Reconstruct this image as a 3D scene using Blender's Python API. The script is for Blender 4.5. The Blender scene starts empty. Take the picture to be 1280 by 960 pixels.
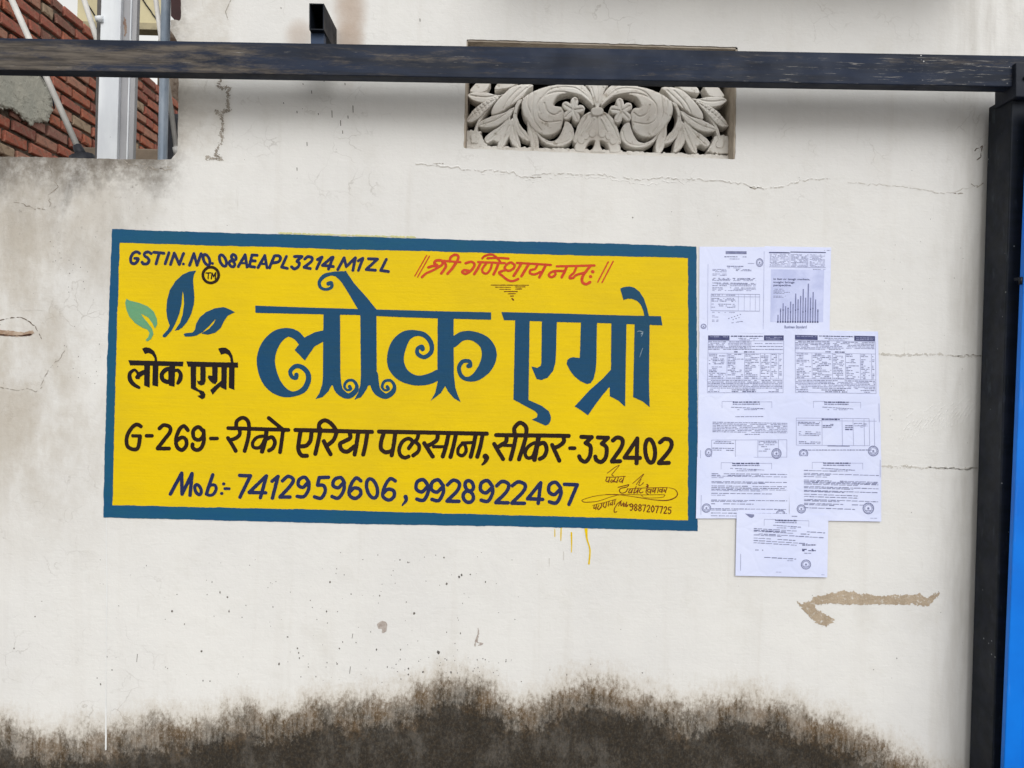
import bpy, math, random
import numpy as np
from mathutils import Vector, Matrix

random.seed(7); rng = np.random.default_rng(7)
scene = bpy.context.scene
col = scene.collection

# ------------------------------------------------------------------ camera
FPX, DIST, CAMZ, ROLL = 967.0, 2.54, 1.5, math.radians(1.5)     # focal length in photo pixels, metres to the wall
RV = Vector((math.cos(ROLL), 0, math.sin(ROLL))); UV_ = Vector((-math.sin(ROLL), 0, math.cos(ROLL)))
CAM = Vector((0, -DIST, CAMZ))
cd = bpy.data.cameras.new('camera'); cam = bpy.data.objects.new('camera', cd); col.objects.link(cam)
cd.sensor_width = 36.0; cd.lens = 36.0 * FPX / 1280.0; cd.clip_start = 0.05; cd.clip_end = 2000
m = Matrix((RV, UV_, Vector((0, -1, 0)))).transposed().to_4x4(); m.translation = CAM
cam.matrix_world = m
scene.camera = cam

# ------------------------------------------------------------------ sky, sun, exposure (overcast)
SUN_EL, SUN_AZ = math.radians(38), math.radians(12)             # veiled sun in front of the wall, a little to the right
w = bpy.data.worlds.new('World'); scene.world = w; w.use_nodes = True
nt = w.node_tree; nt.nodes.clear()
sky = nt.nodes.new('ShaderNodeTexSky'); sky.sky_type = 'NISHITA'; sky.sun_disc = False
sky.sun_elevation = SUN_EL; sky.sun_rotation = math.radians(180) - SUN_AZ
sky.air_density = 5.0; sky.dust_density = 1.0; sky.ozone_density = 1.0
hs = nt.nodes.new('ShaderNodeHueSaturation'); hs.inputs['Saturation'].default_value = 0.06
bg = nt.nodes.new('ShaderNodeBackground'); bg.inputs['Strength'].default_value = 0.15
wo = nt.nodes.new('ShaderNodeOutputWorld')
nt.links.new(sky.outputs[0], hs.inputs['Color']); nt.links.new(hs.outputs[0], bg.inputs[0]); nt.links.new(bg.outputs[0], wo.inputs[0])
sl = bpy.data.lights.new('sun', 'SUN'); sl.energy = 1.3; sl.angle = math.radians(34); sl.color = (1.0, 0.995, 0.985)
sun = bpy.data.objects.new('sun', sl); col.objects.link(sun)
sd = Vector((math.sin(SUN_AZ) * math.cos(SUN_EL), -math.cos(SUN_AZ) * math.cos(SUN_EL), math.sin(SUN_EL)))
sun.rotation_euler = sd.to_track_quat('Z', 'Y').to_euler()
vs = scene.view_settings; vs.view_transform = 'Standard'; vs.look = 'None'; vs.gamma = 1; vs.exposure = 0.06
vs.use_curve_mapping = False

# ------------------------------------------------------------------ geometry of the view: photo pixel -> point on a real plane
def ray(px, py):
    return RV * ((px - 640) / FPX) + UV_ * ((480 - py) / FPX) + Vector((0, 1, 0))
def W(px, py, Y=0.0):                    # on a plane parallel to the white wall, Y metres behind its face
    return CAM + ray(px, py) * (Y + DIST)
def UX(px, py, X):                       # on a plane running away from the wall
    d = ray(px, py); return CAM + d * (X / d.x)

# ------------------------------------------------------------------ materials
def lin(r, g, b):
    f = lambda c: (c/255/12.92 if c/255 <= .04045 else ((c/255+.055)/1.055)**2.4)
    return (f(r), f(g), f(b), 1)
class NT:
    def __init__(s, name, rough=.7, spec=.3, metallic=0):
        s.m = bpy.data.materials.new(name); s.m.use_nodes = True; s.t = s.m.node_tree; s.t.nodes.clear()
        s.o = s.t.nodes.new('ShaderNodeOutputMaterial'); s.b = s.t.nodes.new('ShaderNodeBsdfPrincipled')
        s.t.links.new(s.b.outputs[0], s.o.inputs[0])
        s.b.inputs['Roughness'].default_value = rough; s.b.inputs['Specular IOR Level'].default_value = spec
        s.b.inputs['Metallic'].default_value = metallic
        s.pos = s.t.nodes.new('ShaderNodeTexCoord').outputs['Object']
    def set(s, sock, v):
        if isinstance(v, bpy.types.NodeSocket): s.t.links.new(v, sock)
        elif isinstance(v, (tuple, list)) and sock.type == 'RGBA' and len(v) == 3: sock.default_value = (*v, 1)
        else: sock.default_value = v
    def M(s, op, a, b=0.0, c=None, clamp=False):
        n = s.t.nodes.new('ShaderNodeMath'); n.operation = op; n.use_clamp = clamp
        s.set(n.inputs[0], a); s.set(n.inputs[1], b)
        if c is not None: s.set(n.inputs[2], c)
        return n.outputs[0]
    def scale(s, v):
        n = s.t.nodes.new('ShaderNodeVectorMath'); n.operation = 'MULTIPLY'
        s.set(n.inputs[0], s.pos); n.inputs[1].default_value = v; return n.outputs[0]
    def noise(s, sc, det=4, rough=.55, vec=None, dist=0.0):
        n = s.t.nodes.new('ShaderNodeTexNoise'); s.set(n.inputs['Vector'], vec or s.pos)
        n.inputs['Scale'].default_value = sc; n.inputs['Detail'].default_value = det
        n.inputs['Roughness'].default_value = rough; n.inputs['Distortion'].default_value = dist
        return n.outputs[0]
    def voro(s, sc, vec=None, feat='F1', out=0):
        n = s.t.nodes.new('ShaderNodeTexVoronoi'); n.feature = feat; s.set(n.inputs['Vector'], vec or s.pos)
        n.inputs['Scale'].default_value = sc; return n.outputs[out]
    def rng(s, v, a, b, c=0.0, d=1.0, smooth=True):
        n = s.t.nodes.new('ShaderNodeMapRange'); n.interpolation_type = 'SMOOTHSTEP' if smooth else 'LINEAR'
        s.set(n.inputs[0], v)
        for i, x in zip((1, 2, 3, 4), (a, b, c, d)): s.set(n.inputs[i], x)
        return n.outputs[0]
    def mix(s, f, a, b, mode='MIX'):
        n = s.t.nodes.new('ShaderNodeMix'); n.data_type = 'RGBA'; n.blend_type = mode
        s.set(n.inputs['Factor'], f); s.set(n.inputs[6], a); s.set(n.inputs[7], b); return n.outputs[2]
    def xyz(s):
        n = s.t.nodes.new('ShaderNodeSeparateXYZ'); s.set(n.inputs[0], s.pos); return n.outputs
    def bump(s, h, strength=.3, dist=.002, prev=None):
        n = s.t.nodes.new('ShaderNodeBump'); s.set(n.inputs['Height'], h)
        n.inputs['Strength'].default_value = strength; n.inputs['Distance'].default_value = dist
        if prev: s.set(n.inputs['Normal'], prev)
        return n.outputs[0]
    def curve(s, v, pts):                # v in 0..1
        n = s.t.nodes.new('ShaderNodeFloatCurve'); s.set(n.inputs['Value'], v)
        c = n.mapping.curves[0]
        while len(c.points) > 2: c.points.remove(c.points[1])
        c.points[0].location = pts[0]; c.points[1].location = pts[-1]
        for p in pts[1:-1]: c.points.new(*p)
        for p in c.points: p.handle_type = 'AUTO'
        n.mapping.update(); return n.outputs[0]
    def done(s, color=None, normal=None, rough=None):
        if color is not None: s.set(s.b.inputs['Base Color'], color)
        if normal is not None: s.set(s.b.inputs['Normal'], normal)
        if rough is not None: s.set(s.b.inputs['Roughness'], rough)
        return s.m

MOULD = [(-60,900),(0,898),(60,912),(110,908),(160,900),(210,892),(260,893),(300,878),(340,885),(400,868),(450,868),(500,862),(535,848),(560,840),(600,846),(622,858),(642,872),
         (690,860),(730,845),(780,855),(820,862),(860,876),(900,866),(950,868),(1000,880),(1040,894),(1080,910),(1110,926),(1140,945),(1180,965),(1300,985)]
def plaster_bump(n, amt=1.0):
    g = n.noise(14, 5, .6); f = n.noise(90, 3, .6)
    tr = n.noise(1, 5, .65, n.scale((34, 34, 60)), 1.2)
    br = n.noise(1, 3, .6, n.scale((9, 9, 150)))
    h = n.M('ADD', n.M('MULTIPLY', g, 1.3), n.M('MULTIPLY', f, .16)); h = n.M('ADD', h, n.M('MULTIPLY', tr, .38)); h = n.M('ADD', h, n.M('MULTIPLY', br, .16))
    return n.bump(h, .42 * amt, .004)
def mat_wall():
    n = NT('white_limewash', .82, .2); x, y, z = n.xyz()
    c = n.mix(n.rng(n.noise(1.1, 6, .6), .35, .65), lin(226, 225, 222), lin(218, 217, 215))
    c = n.mix(n.M('MULTIPLY', n.rng(n.noise(7, 6, .65), .5, .75), .35), c, lin(205, 202, 195))
    # faint rain streaks everywhere
    st = n.noise(1, 4, .6, n.scale((16, 16, .9)), .3)
    c = n.mix(n.M('MULTIPLY', n.rng(st, .52, .8), .17), c, lin(188, 181, 170))
    c = n.mix(n.M('MULTIPLY', n.rng(n.noise(1, 4, .7, n.scale((40, 40, 5))), .62, .8), .25), c, lin(170, 164, 154))
    va = n.t.nodes.new('ShaderNodeVectorMath'); va.operation = 'MULTIPLY_ADD'; nn = n.t.nodes.new('ShaderNodeTexNoise'); nn.inputs['Scale'].default_value = 9; nn.inputs['Detail'].default_value = 5
    n.set(nn.inputs['Vector'], n.pos); n.set(va.inputs[0], nn.outputs['Color']); va.inputs[1].default_value = (.16, .16, .16); n.set(va.inputs[2], n.pos)
    ck = n.rng(n.voro(13, va.outputs[0], 'DISTANCE_TO_EDGE'), .035, .0)
    cm = n.M('MULTIPLY', n.rng(n.noise(4.5, 5, .65), .50, .68), n.M('MAXIMUM', n.rng(x, -1.0, -1.3), n.M('MULTIPLY', n.rng(z, 2.0, 2.15), .75)))
    crackle = n.M('MULTIPLY', ck, cm)
    c = n.mix(n.M('MULTIPLY', crackle, .42), c, lin(128, 120, 108))
    c = n.mix(n.M('MULTIPLY', n.rng(n.noise(130, 4, .7), .60, .72), n.M('MULTIPLY', n.rng(n.noise(2.2, 4), .45, .65), .16)), c, lin(120, 113, 104))
    # greyer, dirtier left end of the wall
    lf = n.M('MULTIPLY', n.rng(x, -.95, -1.6), n.rng(n.noise(1, 7, .72, n.scale((3.2, 3.2, 1.9))), .34, .64))
    lf = n.M('MULTIPLY', lf, n.rng(z, .75, 1.3))
    c = n.mix(n.M('MULTIPLY', lf, .75), c, lin(178, 169, 155))
    # black rain mould below the top of the low wall
    dz = n.M('SUBTRACT', 2.205, z)
    k = n.M('ADD', n.rng(dz, .0, .26, 1, 0, False), n.M('MULTIPLY', n.M('SUBTRACT', n.noise(1, 6, .7, n.scale((7, 7, 5))), .5), 2.3))
    k = n.M('MULTIPLY', n.rng(k, .45, 1.25), n.rng(x, -1.08, -1.22)); k = n.M('MULTIPLY', k, n.rng(dz, .55, .2))
    c = n.mix(n.M('MULTIPLY', k, .85), c, lin(84, 77, 68))
    wash = n.M('MULTIPLY', n.M('MULTIPLY', n.rng(dz, .75, .05), n.rng(x, -1.0, -1.4)), n.rng(n.noise(1, 7, .72, n.scale((5, 5, 2.6))), .36, .66))
    c = n.mix(n.M('MULTIPLY', wash, .5), c, lin(150, 142, 130))
    fine = n.M('MULTIPLY', n.M('MULTIPLY', n.rng(dz, .5, .02), n.rng(x, -1.02, -1.3)), n.rng(n.noise(55, 6, .75), .56, .70))
    c = n.mix(n.M('MULTIPLY', fine, .55), c, lin(92, 84, 72))
    pa, pb2 = W(222, 100), W(284, 200)                                 # beige repair patch beside the step in the wall
    rp = n.M('MULTIPLY', n.M('MULTIPLY', n.rng(x, pb2.x + .02, pb2.x - .02), n.rng(z, pb2.z - .02, pb2.z + .03)), n.rng(n.noise(6, 6, .7), .3, .62))
    c = n.mix(n.M('MULTIPLY', rp, .38), c, lin(176, 166, 150))
    k2 = n.M('MULTIPLY', n.rng(dz, .16, 0), n.M('MULTIPLY', n.rng(x, -1.05, -1.18), n.rng(n.noise(30, 5, .7), .38, .6)))
    c = n.mix(n.M('MULTIPLY', k2, .5), c, lin(96, 86, 74))
    # rust wash round the bracket tube
    for (px, py, sx, sz, am) in ((437, 24, .040, .16, .62), (374, 44, .035, .04, .45), (436, 52, .04, .05, .4)):
        p = W(px, py); dx = n.M('DIVIDE', n.M('SUBTRACT', x, p.x), sx); dy = n.M('DIVIDE', n.M('SUBTRACT', z, p.z), sz)
        r = n.M('ADD', n.M('MULTIPLY', dx, dx), n.M('MULTIPLY', dy, dy)); r = n.M('ADD', r, n.M('MULTIPLY', n.noise(6, 6, .7), 3.2))
        c = n.mix(n.M('MULTIPLY', n.rng(r, 4.4, 1.2), am), c, lin(160, 130, 102))
    # soft shade beside the gate post, painted into the wall colour with streaks
    pc = W(1215, 300); dpx = n.M('SUBTRACT', pc.x, x)
    c = n.mix(n.M('MULTIPLY', n.M('MULTIPLY', n.rng(dpx, .16, .0), n.rng(n.noise(1, 5, .6, n.scale((20, 20, 3))), .35, .7)), .35), c, lin(166, 160, 150))
    # rising damp: brown edge, black body
    xs = n.M('DIVIDE', n.M('ADD', x, 1.9), 3.8)
    pts = []
    for px, py in MOULD:
        p = W(px, py); pts.append(((p.x + 1.9) / 3.8, p.z / .6))
    prof = n.M('MULTIPLY', n.curve(xs, [(0, pts[0][1])] + pts + [(1, pts[-1][1])]), .6)
    d = n.M('SUBTRACT', prof, z)                                         # metres below the damp line
    fr = n.noise(1, 7, .74, n.scale((15, 15, 9))); fi = n.noise(1, 5, .75, n.scale((90, 90, 55)))
    d = n.M('ADD', d, n.M('MULTIPLY', n.M('SUBTRACT', fr, .5), .20)); d = n.M('ADD', d, n.M('MULTIPLY', n.M('SUBTRACT', fi, .5), .16))
    c = n.mix(n.M('MULTIPLY', n.rng(d, -.075, .03), .38), c, lin(164, 145, 114))
    patch = n.rng(n.noise(1, 8, .8, n.scale((8, 8, 5))), .32, .54, .62, 1)               # thin and thick growth
    grain = n.rng(n.noise(1, 5, .8, n.scale((150, 150, 95))), .34, .52, .66, 1)
    runs = n.rng(n.noise(1, 4, .65, n.scale((70, 70, 6))), .38, .60, .84, 1)
    al = n.M('MULTIPLY', n.M('MULTIPLY', n.rng(d, -.012, .06), patch), n.M('MULTIPLY', grain, runs))
    al = n.M('MAXIMUM', al, n.M('MULTIPLY', n.rng(d, .035, .12), n.M('MULTIPLY', n.M('ADD', .72, n.M('MULTIPLY', patch, .28)), n.M('ADD', .82, n.M('MULTIPLY', grain, .18)))))
    brown = n.mix(n.rng(n.noise(9, 5, .6), .35, .65), lin(94, 72, 44), lin(76, 62, 42))
    body = n.rng(n.M('ADD', d, n.M('MULTIPLY', n.M('SUBTRACT', n.noise(9, 8, .78), .5), .30)), .02, .15)
    brown = n.mix(body, brown, n.mix(n.rng(n.noise(70, 6, .75), .42, .62), lin(30, 25, 19), lin(50, 41, 29)))
    c = n.mix(n.M('MULTIPLY', al, .98), c, brown)
    return n.done(c, plaster_bump(n))
def mat_paint(name, c1, c2, rough=.6, spec=.16, streak=1.0):
    n = NT(name, rough, spec)
    b = n.noise(1, 5, .65, n.scale((5, 5, 95)), .4); g = n.noise(3.2, 5, .6)
    f = n.M('ADD', n.M('MULTIPLY', b, .4 * streak), n.M('MULTIPLY', g, .75))
    c = n.mix(n.rng(f, .38, .78), c1, c2)
    nrm = plaster_bump(n, .8)
    nrm = n.bump(n.noise(1, 4, .6, n.scale((7, 7, 190))), .35, .0012, nrm)
    return n.done(c, nrm)
def mat_simple(name, c1, c2, sc=6, rough=.7, spec=.3, metallic=0, bstr=.3, bdist=.002, vec=None, lo=.35, hi=.65):
    n = NT(name, rough, spec, metallic); v = n.scale(vec) if vec else None
    f = n.noise(sc, 6, .62, v)
    return n.done(n.mix(n.rng(f, lo, hi), c1, c2), n.bump(n.noise(sc * 4, 4, .6, v), bstr, bdist))
def mat_steel(name, base, base2, scuff=.0, grime=.0):
    """old dark paint on steel tube, scuffed lengthways along x"""
    n = NT(name, .55, .18); x, y, z = n.xyz()
    c = n.mix(n.rng(n.noise(1, 5, .6, n.scale((2.5, 30, 30))), .35, .65), base, base2)
    if scuff:
        left = n.rng(x, .3, -1.2, .0, .15); front = n.rng(y, -.1585, -.1598); za, zc = W(0, 47.2, -.16), W(1280, 69.6, -.16); zs_ = (zc.z-za.z)/(zc.x-za.x); dt = n.M('SUBTRACT', n.M('ADD', za.z - zs_*za.x, n.M('MULTIPLY', x, zs_)), z)
        front = n.M('MULTIPLY', front, n.rng(n.M('ADD', dt, n.M('MULTIPLY', n.noise(1, 4, .6, n.scale((3, 1, 20))), .03)), .018, .034))
        k = n.noise(1, 8, .75, n.scale((3.2, 17, 17)), .2)
        s1 = n.rng(n.M('ADD', k, left), .53, .72)
        c = n.mix(n.M('MULTIPLY', n.M('MULTIPLY', s1, front), scuff), c, n.mix(n.rng(n.noise(1, 5, .7, n.scale((6, 90, 90))), .35, .65), lin(64, 59, 54), lin(106, 98, 89)))
        k2 = n.noise(1, 6, .75, n.scale((9, 150, 170)), .2)
        c = n.mix(n.M('MULTIPLY', n.M('MULTIPLY', n.rng(n.M('ADD', k2, n.rng(x, .4, 1.2, 0, .06)), .62, .72), front), .8), c, lin(170, 166, 160))
        v = n.voro(60); c = n.mix(n.M('MULTIPLY', n.rng(v, .16, .09), n.M('MULTIPLY', n.rng(x, .7, 1.4), n.rng(n.noise(7, 2), .52, .6))), c, lin(205, 205, 205))
    else:
        c = n.mix(n.M('MULTIPLY', n.rng(n.noise(1, 6, .7, n.scale((26, 26, 7))), .56, .74), .5), c, lin(70, 78, 86)); c = n.mix(n.M('MULTIPLY', n.rng(n.voro(38), .12, .06), n.rng(n.noise(6, 3), .55, .62)), c, lin(120, 124, 128))
    return n.done(c, n.bump(n.noise(30, 4, .6), .15, .001), n.rng(n.noise(11, 4), .3, .7, .45, .65))

M_WALL = mat_wall()
M_YEL = mat_paint('yellow_sign_paint', lin(229, 196, 2), lin(216, 185, 20))
M_BLUE = mat_paint('blue_border_paint', lin(22, 79, 120), lin(27, 85, 112))
M_HEAD = mat_paint('blue_letter_paint', lin(21, 71, 109), lin(30, 72, 98))
M_NAVY = mat_paint('navy_letter_paint', lin(28, 40, 82), lin(40, 46, 84))
M_BLK = mat_paint('black_letter_paint', lin(32, 20, 18), lin(44, 28, 22))
M_BLK2 = mat_paint('blue_black_letter_paint', lin(24, 20, 26), lin(32, 25, 28))
M_RED = mat_paint('red_letter_paint', lin(178, 36, 26), lin(200, 72, 40), streak=1.6)
M_BRN = mat_paint('maroon_signature_paint', lin(98, 42, 22), lin(120, 62, 24))
M_GRN = mat_paint('green_leaf_paint', lin(98, 158, 122), lin(112, 156, 108))
M_DRIPW = mat_simple('white_paint_drip', lin(230, 231, 231), lin(222, 223, 223), 20)
M_CRACK = mat_simple('crack_shadow', lin(132, 124, 114), lin(172, 165, 155), 30, .9)
M_CRACKD = mat_simple('dark_crack', lin(74, 62, 52), lin(110, 94, 80), 30, .9)
M_SPECK = mat_simple('dirt_speck', lin(84, 80, 76), lin(120, 114, 108), 30, .9)
M_FAINT = mat_simple('faint_scratch', lin(188, 184, 176), lin(206, 203, 198), 40, .9)

# ------------------------------------------------------------------ object helpers
def tag(o, label=None, cat=None, group=None, kind=None):
    for k, v in (('label', label), ('category', cat), ('group', group), ('kind', kind)):
        if v: o[k] = v
    return o
def link(name, me, mat=None, parent=None):
    o = bpy.data.objects.new(name, me); col.objects.link(o)
    if mat is not None and me is not None and not me.materials: me.materials.append(mat)
    if parent: o.parent = parent; o.matrix_parent_inverse = parent.matrix_world.inverted()
    return o
def empty(name, loc):
    o = bpy.data.objects.new(name, None); col.objects.link(o); o.location = loc; o.empty_display_size = .1
    o.matrix_world = Matrix.Translation(loc); return o
def mesh(name, v, f, mat=None, parent=None, smooth=False):
    me = bpy.data.meshes.new(name); me.from_pydata([tuple(p) for p in v], [], f); me.update()
    if smooth: me.polygons.foreach_set('use_smooth', [True] * len(me.polygons))
    return link(name, me, mat, parent)
class MB:
    def __init__(s): s.v = []; s.f = []
    def add(s, v, f):
        b = len(s.v); s.v += [tuple(p) for p in v]; s.f += [tuple(i + b for i in q) for q in f]; return s
    def hexa(s, p):                      # 8 corners: front bl br tr tl, back bl br tr tl
        return s.add(p, [(0,1,2,3),(5,4,7,6),(4,0,3,7),(1,5,6,2),(3,2,6,7),(4,5,1,0)])
    def box(s, x0, x1, y0, y1, z0, z1):
        return s.hexa([(x0,y0,z0),(x1,y0,z0),(x1,y0,z1),(x0,y0,z1),(x0,y1,z0),(x1,y1,z0),(x1,y1,z1),(x0,y1,z1)])
    def tube(s, a, b, r, r2=None, n=14, cap=True):
        a, b = Vector(a), Vector(b); r2 = r if r2 is None else r2; d = (b - a).normalized()
        e = d.orthogonal().normalized(); g = d.cross(e); v = []
        for c, rr in ((a, r), (b, r2)):
            v += [c + (e * math.cos(t) + g * math.sin(t)) * rr for t in [2*math.pi*i/n for i in range(n)]]
        f = [(i, (i+1) % n, n + (i+1) % n, n + i) for i in range(n)]
        if cap: f += [tuple(range(n))[::-1], tuple(range(n, 2*n))]
        return s.add(v, f)
    def build(s, name, mat, parent=None, smooth=False, bevel=0):
        o = mesh(name, s.v, s.f, mat, parent, smooth)
        if bevel:
            b = o.modifiers.new('bevel', 'BEVEL'); b.width = bevel; b.segments = 2; b.limit_method = 'ANGLE'; b.angle_limit = math.radians(40)
            try: b.harden_normals = False
            except Exception: pass
        return o

# ---- distance fields -> clean planar outlines
def cr(pts, closed=False, step=None):
    """Catmull-Rom through points of any dimension"""
    P = np.array(pts, float); n = len(P)
    if n < 3 and not closed: return P
    out = []; R = range(n if closed else n - 1)
    for i in R:
        if closed: p0, p1, p2, p3 = P[(i-1) % n], P[i], P[(i+1) % n], P[(i+2) % n]
        else: p0, p1, p2, p3 = P[max(i-1, 0)], P[i], P[i+1], P[min(i+2, n-1)]
        k = 8
        for j in range(k):
            t = j / k
            out.append(.5 * ((2*p1) + (-p0+p2)*t + (2*p0-5*p1+4*p2-p3)*t*t + (-p0+3*p1-3*p2+p3)*t**3))
    if not closed: out.append(P[-1])
    return np.array(out)
def vnoise(shape, cell, seed):
    r = np.random.default_rng(seed); h, w_ = shape
    g = r.random((int(h/cell)+3, int(w_/cell)+3)); yy = np.arange(h)/cell; xx = np.arange(w_)/cell
    iy = yy.astype(int); ix = xx.astype(int); fy = (yy-iy); fx = (xx-ix); fy = fy*fy*(3-2*fy); fx = fx*fx*(3-2*fx)
    a = g[np.ix_(iy, ix)]; b = g[np.ix_(iy, ix+1)]; c = g[np.ix_(iy+1, ix)]; d = g[np.ix_(iy+1, ix+1)]
    return (a*(1-fx)+b*fx)*(1-fy)[:, None] + (c*(1-fx)+d*fx)*fy[:, None] - .5
class Field:
    def __init__(s, x0, y0, x1, y1, res):
        s.x0, s.y0, s.res = x0, y0, res
        s.xs = np.arange(x0, x1 + res, res); s.ys = np.arange(y0, y1 + res, res)
        s.F = np.full((len(s.ys), len(s.xs)), 50.0)
    def sub(s, xa, ya, xb, yb):
        i0 = max(0, int((xa - s.x0)/s.res)); i1 = min(len(s.xs), int((xb - s.x0)/s.res) + 2)
        j0 = max(0, int((ya - s.y0)/s.res)); j1 = min(len(s.ys), int((yb - s.y0)/s.res) + 2)
        return j0, j1, i0, i1
    def stroke(s, pts, wdt=None, smooth=True, closed=False, cut=False):
        P = np.array([(p[0], p[1], (p[2] if len(p) > 2 else wdt)) for p in pts], float)
        if smooth and len(P) > 2: P = cr(P, closed)
        if closed: P = np.vstack([P, P[:1]])
        for a, b in zip(P[:-1], P[1:]):
            ra, rb = a[2]/2, b[2]/2; mg = max(ra, rb) + 2
            j0, j1, i0, i1 = s.sub(min(a[0], b[0])-mg, min(a[1], b[1])-mg, max(a[0], b[0])+mg, max(a[1], b[1])+mg)
            if j1 <= j0 or i1 <= i0: continue
            X = s.xs[None, i0:i1]; Y = s.ys[j0:j1, None]; dx, dy = b[0]-a[0], b[1]-a[1]; L = dx*dx+dy*dy + 1e-9
            t = np.clip(((X-a[0])*dx + (Y-a[1])*dy)/L, 0, 1)
            d = np.hypot(X-a[0]-t*dx, Y-a[1]-t*dy) - (ra + (rb-ra)*t); V = s.F[j0:j1, i0:i1]
            if cut: np.maximum(V, -d, out=V)
            else: np.minimum(V, d, out=V)
        return s
    def poly(s, pts, smooth=False, cut=False):
        P = np.array(pts, float)[:, :2]
        if smooth: P = cr(P, True)
        j0, j1, i0, i1 = s.sub(P[:, 0].min()-3, P[:, 1].min()-3, P[:, 0].max()+3, P[:, 1].max()+3)
        X = s.xs[None, i0:i1]; Y = s.ys[j0:j1, None]
        D = np.full((j1-j0, i1-i0), 1e9); ins = np.zeros((j1-j0, i1-i0), bool)
        Q = np.roll(P, -1, 0)
        for a, b in zip(P, Q):
            dx, dy = b-a; L = dx*dx+dy*dy
            if L < 1e-12: continue
            t = np.clip(((X-a[0])*dx + (Y-a[1])*dy)/L, 0, 1)
            np.minimum(D, (X-a[0]-t*dx)**2 + (Y-a[1]-t*dy)**2, out=D)
            if dy != 0:
                c = ((a[1] > Y) != (b[1] > Y)); ins ^= c & (X < dx*(Y-a[1])/dy + a[0])
        D = np.sqrt(D); D[ins] *= -1; V = s.F[j0:j1, i0:i1]
        if cut: np.maximum(V, -D, out=V)
        else: np.minimum(V, D, out=V)
        return s
    def wobble(s, amp, cell, seed):
        s.F = s.F + vnoise(s.F.shape, cell/s.res, seed) * 2 * amp; return s
    def geo(s, fn, back=None, hfun=None):
        """marching squares; fn(px,py,h) -> point; back: function for the skirt's rear edge; hfun: height from depth inside"""
        F = np.where(np.abs(s.F) < 1e-6, 1e-6, s.F); ins = F < 0; verts = []; faces = []; key = {}
        def vtx(k, x, y, inside):
            if k not in key:
                key[k] = len(verts); verts.append(fn(x, y, hfun(inside) if hfun else 0.0))
            return key[k]
        nj, ni = F.shape; code = (ins[:-1, :-1]*1 + ins[:-1, 1:]*2 + ins[1:, 1:]*4 + ins[1:, :-1]*8)
        P = lambda j, i: vtx((0, j, i), s.xs[i], s.ys[j], -F[j, i])
        full = code == 15
        for j in np.nonzero(full.any(1))[0]:
            row = full[j].astype(np.int8); dd = np.diff(np.concatenate([[0], row, [0]])); st = np.nonzero(dd == 1)[0]; en = np.nonzero(dd == -1)[0]
            for a, b in zip(st, en):
                if hfun:
                    for i in range(a, b): faces.append((P(j, i), P(j+1, i), P(j+1, i+1), P(j, i+1)))
                else: faces.append((P(j, a), P(j+1, a), P(j+1, b), P(j, b)))
        bk = {}
        def bv(i, x, y):
            if i not in bk: bk[i] = len(verts); verts.append(back(x, y))
            return bk[i]
        jj, ii = np.nonzero((code > 0) & (code < 15))
        for j, i in zip(jj.tolist(), ii.tolist()):
            cs = [(j, i), (j+1, i), (j+1, i+1), (j, i+1)]; ring = []; cross = []
            for q in range(4):
                a, b = cs[q], cs[(q+1) % 4]
                if ins[a]: ring.append((P(*a), None))
                if ins[a] != ins[b]:
                    t = F[a]/(F[a]-F[b]); x = s.xs[a[1]] + t*(s.xs[b[1]]-s.xs[a[1]]); y = s.ys[a[0]] + t*(s.ys[b[0]]-s.ys[a[0]])
                    ring.append((vtx((1,) + min(a, b) + max(a, b), x, y, 0.0), (x, y)))
            ids = [r[0] for r in ring]
            if len(ids) >= 3: faces.append(tuple(ids))
            if back:
                for q in range(len(ring)):
                    r0, r1 = ring[q], ring[(q+1) % len(ring)]
                    if r0[1] and r1[1]: faces.append((r1[0], r0[0], bv(r0[0], *r0[1]), bv(r1[0], *r1[1])))
        return verts, faces

def paint(name, ops, zone, mat, parent, off=.0018, res=.3, wob=.13, seed=1, fn=None):
    """flat brush-painted lettering: ops traced in a zoomed window (x0, y0, scale) of the sign"""
    zx, zy, zs = zone
    T = lambda pts: [(zx + p[0]/zs, zy + p[1]/zs) + ((p[2]/zs,) if len(p) > 2 else ()) for p in pts]
    allp = []; rec = []
    for op in ops:
        k = op[0]; pts = T(op[1]); wd = (op[2]/zs*1.13 if len(op) > 2 and op[2] else 3); rec.append((k, pts, wd)); mw = max([wd if 's' in k or 'l' in k or 'c' in k else 0] + [p[2] for p in pts if len(p) > 2])
        allp += [(p[0]-mw, p[1]-mw) for p in pts] + [(p[0]+mw, p[1]+mw) for p in pts]
    A = np.array(allp); fl = Field(A[:, 0].min()-2, A[:, 1].min()-2, A[:, 0].max()+2, A[:, 1].max()+2, res)
    for k, pts, wd in rec:
        if k == 's': fl.stroke(pts, wd)
        elif k == 'l': fl.stroke(pts, wd, smooth=False)
        elif k == 'c': fl.stroke(pts, wd, closed=True)
        elif k == 'p': fl.poly(pts)
        elif k == 'ps': fl.poly(pts, smooth=True)
        elif k == 'xs': fl.stroke(pts, wd, cut=True)
    if wob: fl.wobble(wob, 2.2, seed)
    v, f = fl.geo(fn or (lambda x, y, h: W(x, y, -off)))
    return mesh(name, v, f, mat, parent)
def ell(cx, cy, rx, ry, sl=0.0, n=10):
    return [(cx + rx*math.cos(t) - sl*ry*math.sin(t), cy + ry*math.sin(t)) for t in [2*math.pi*i/n for i in range(n)]]

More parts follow.
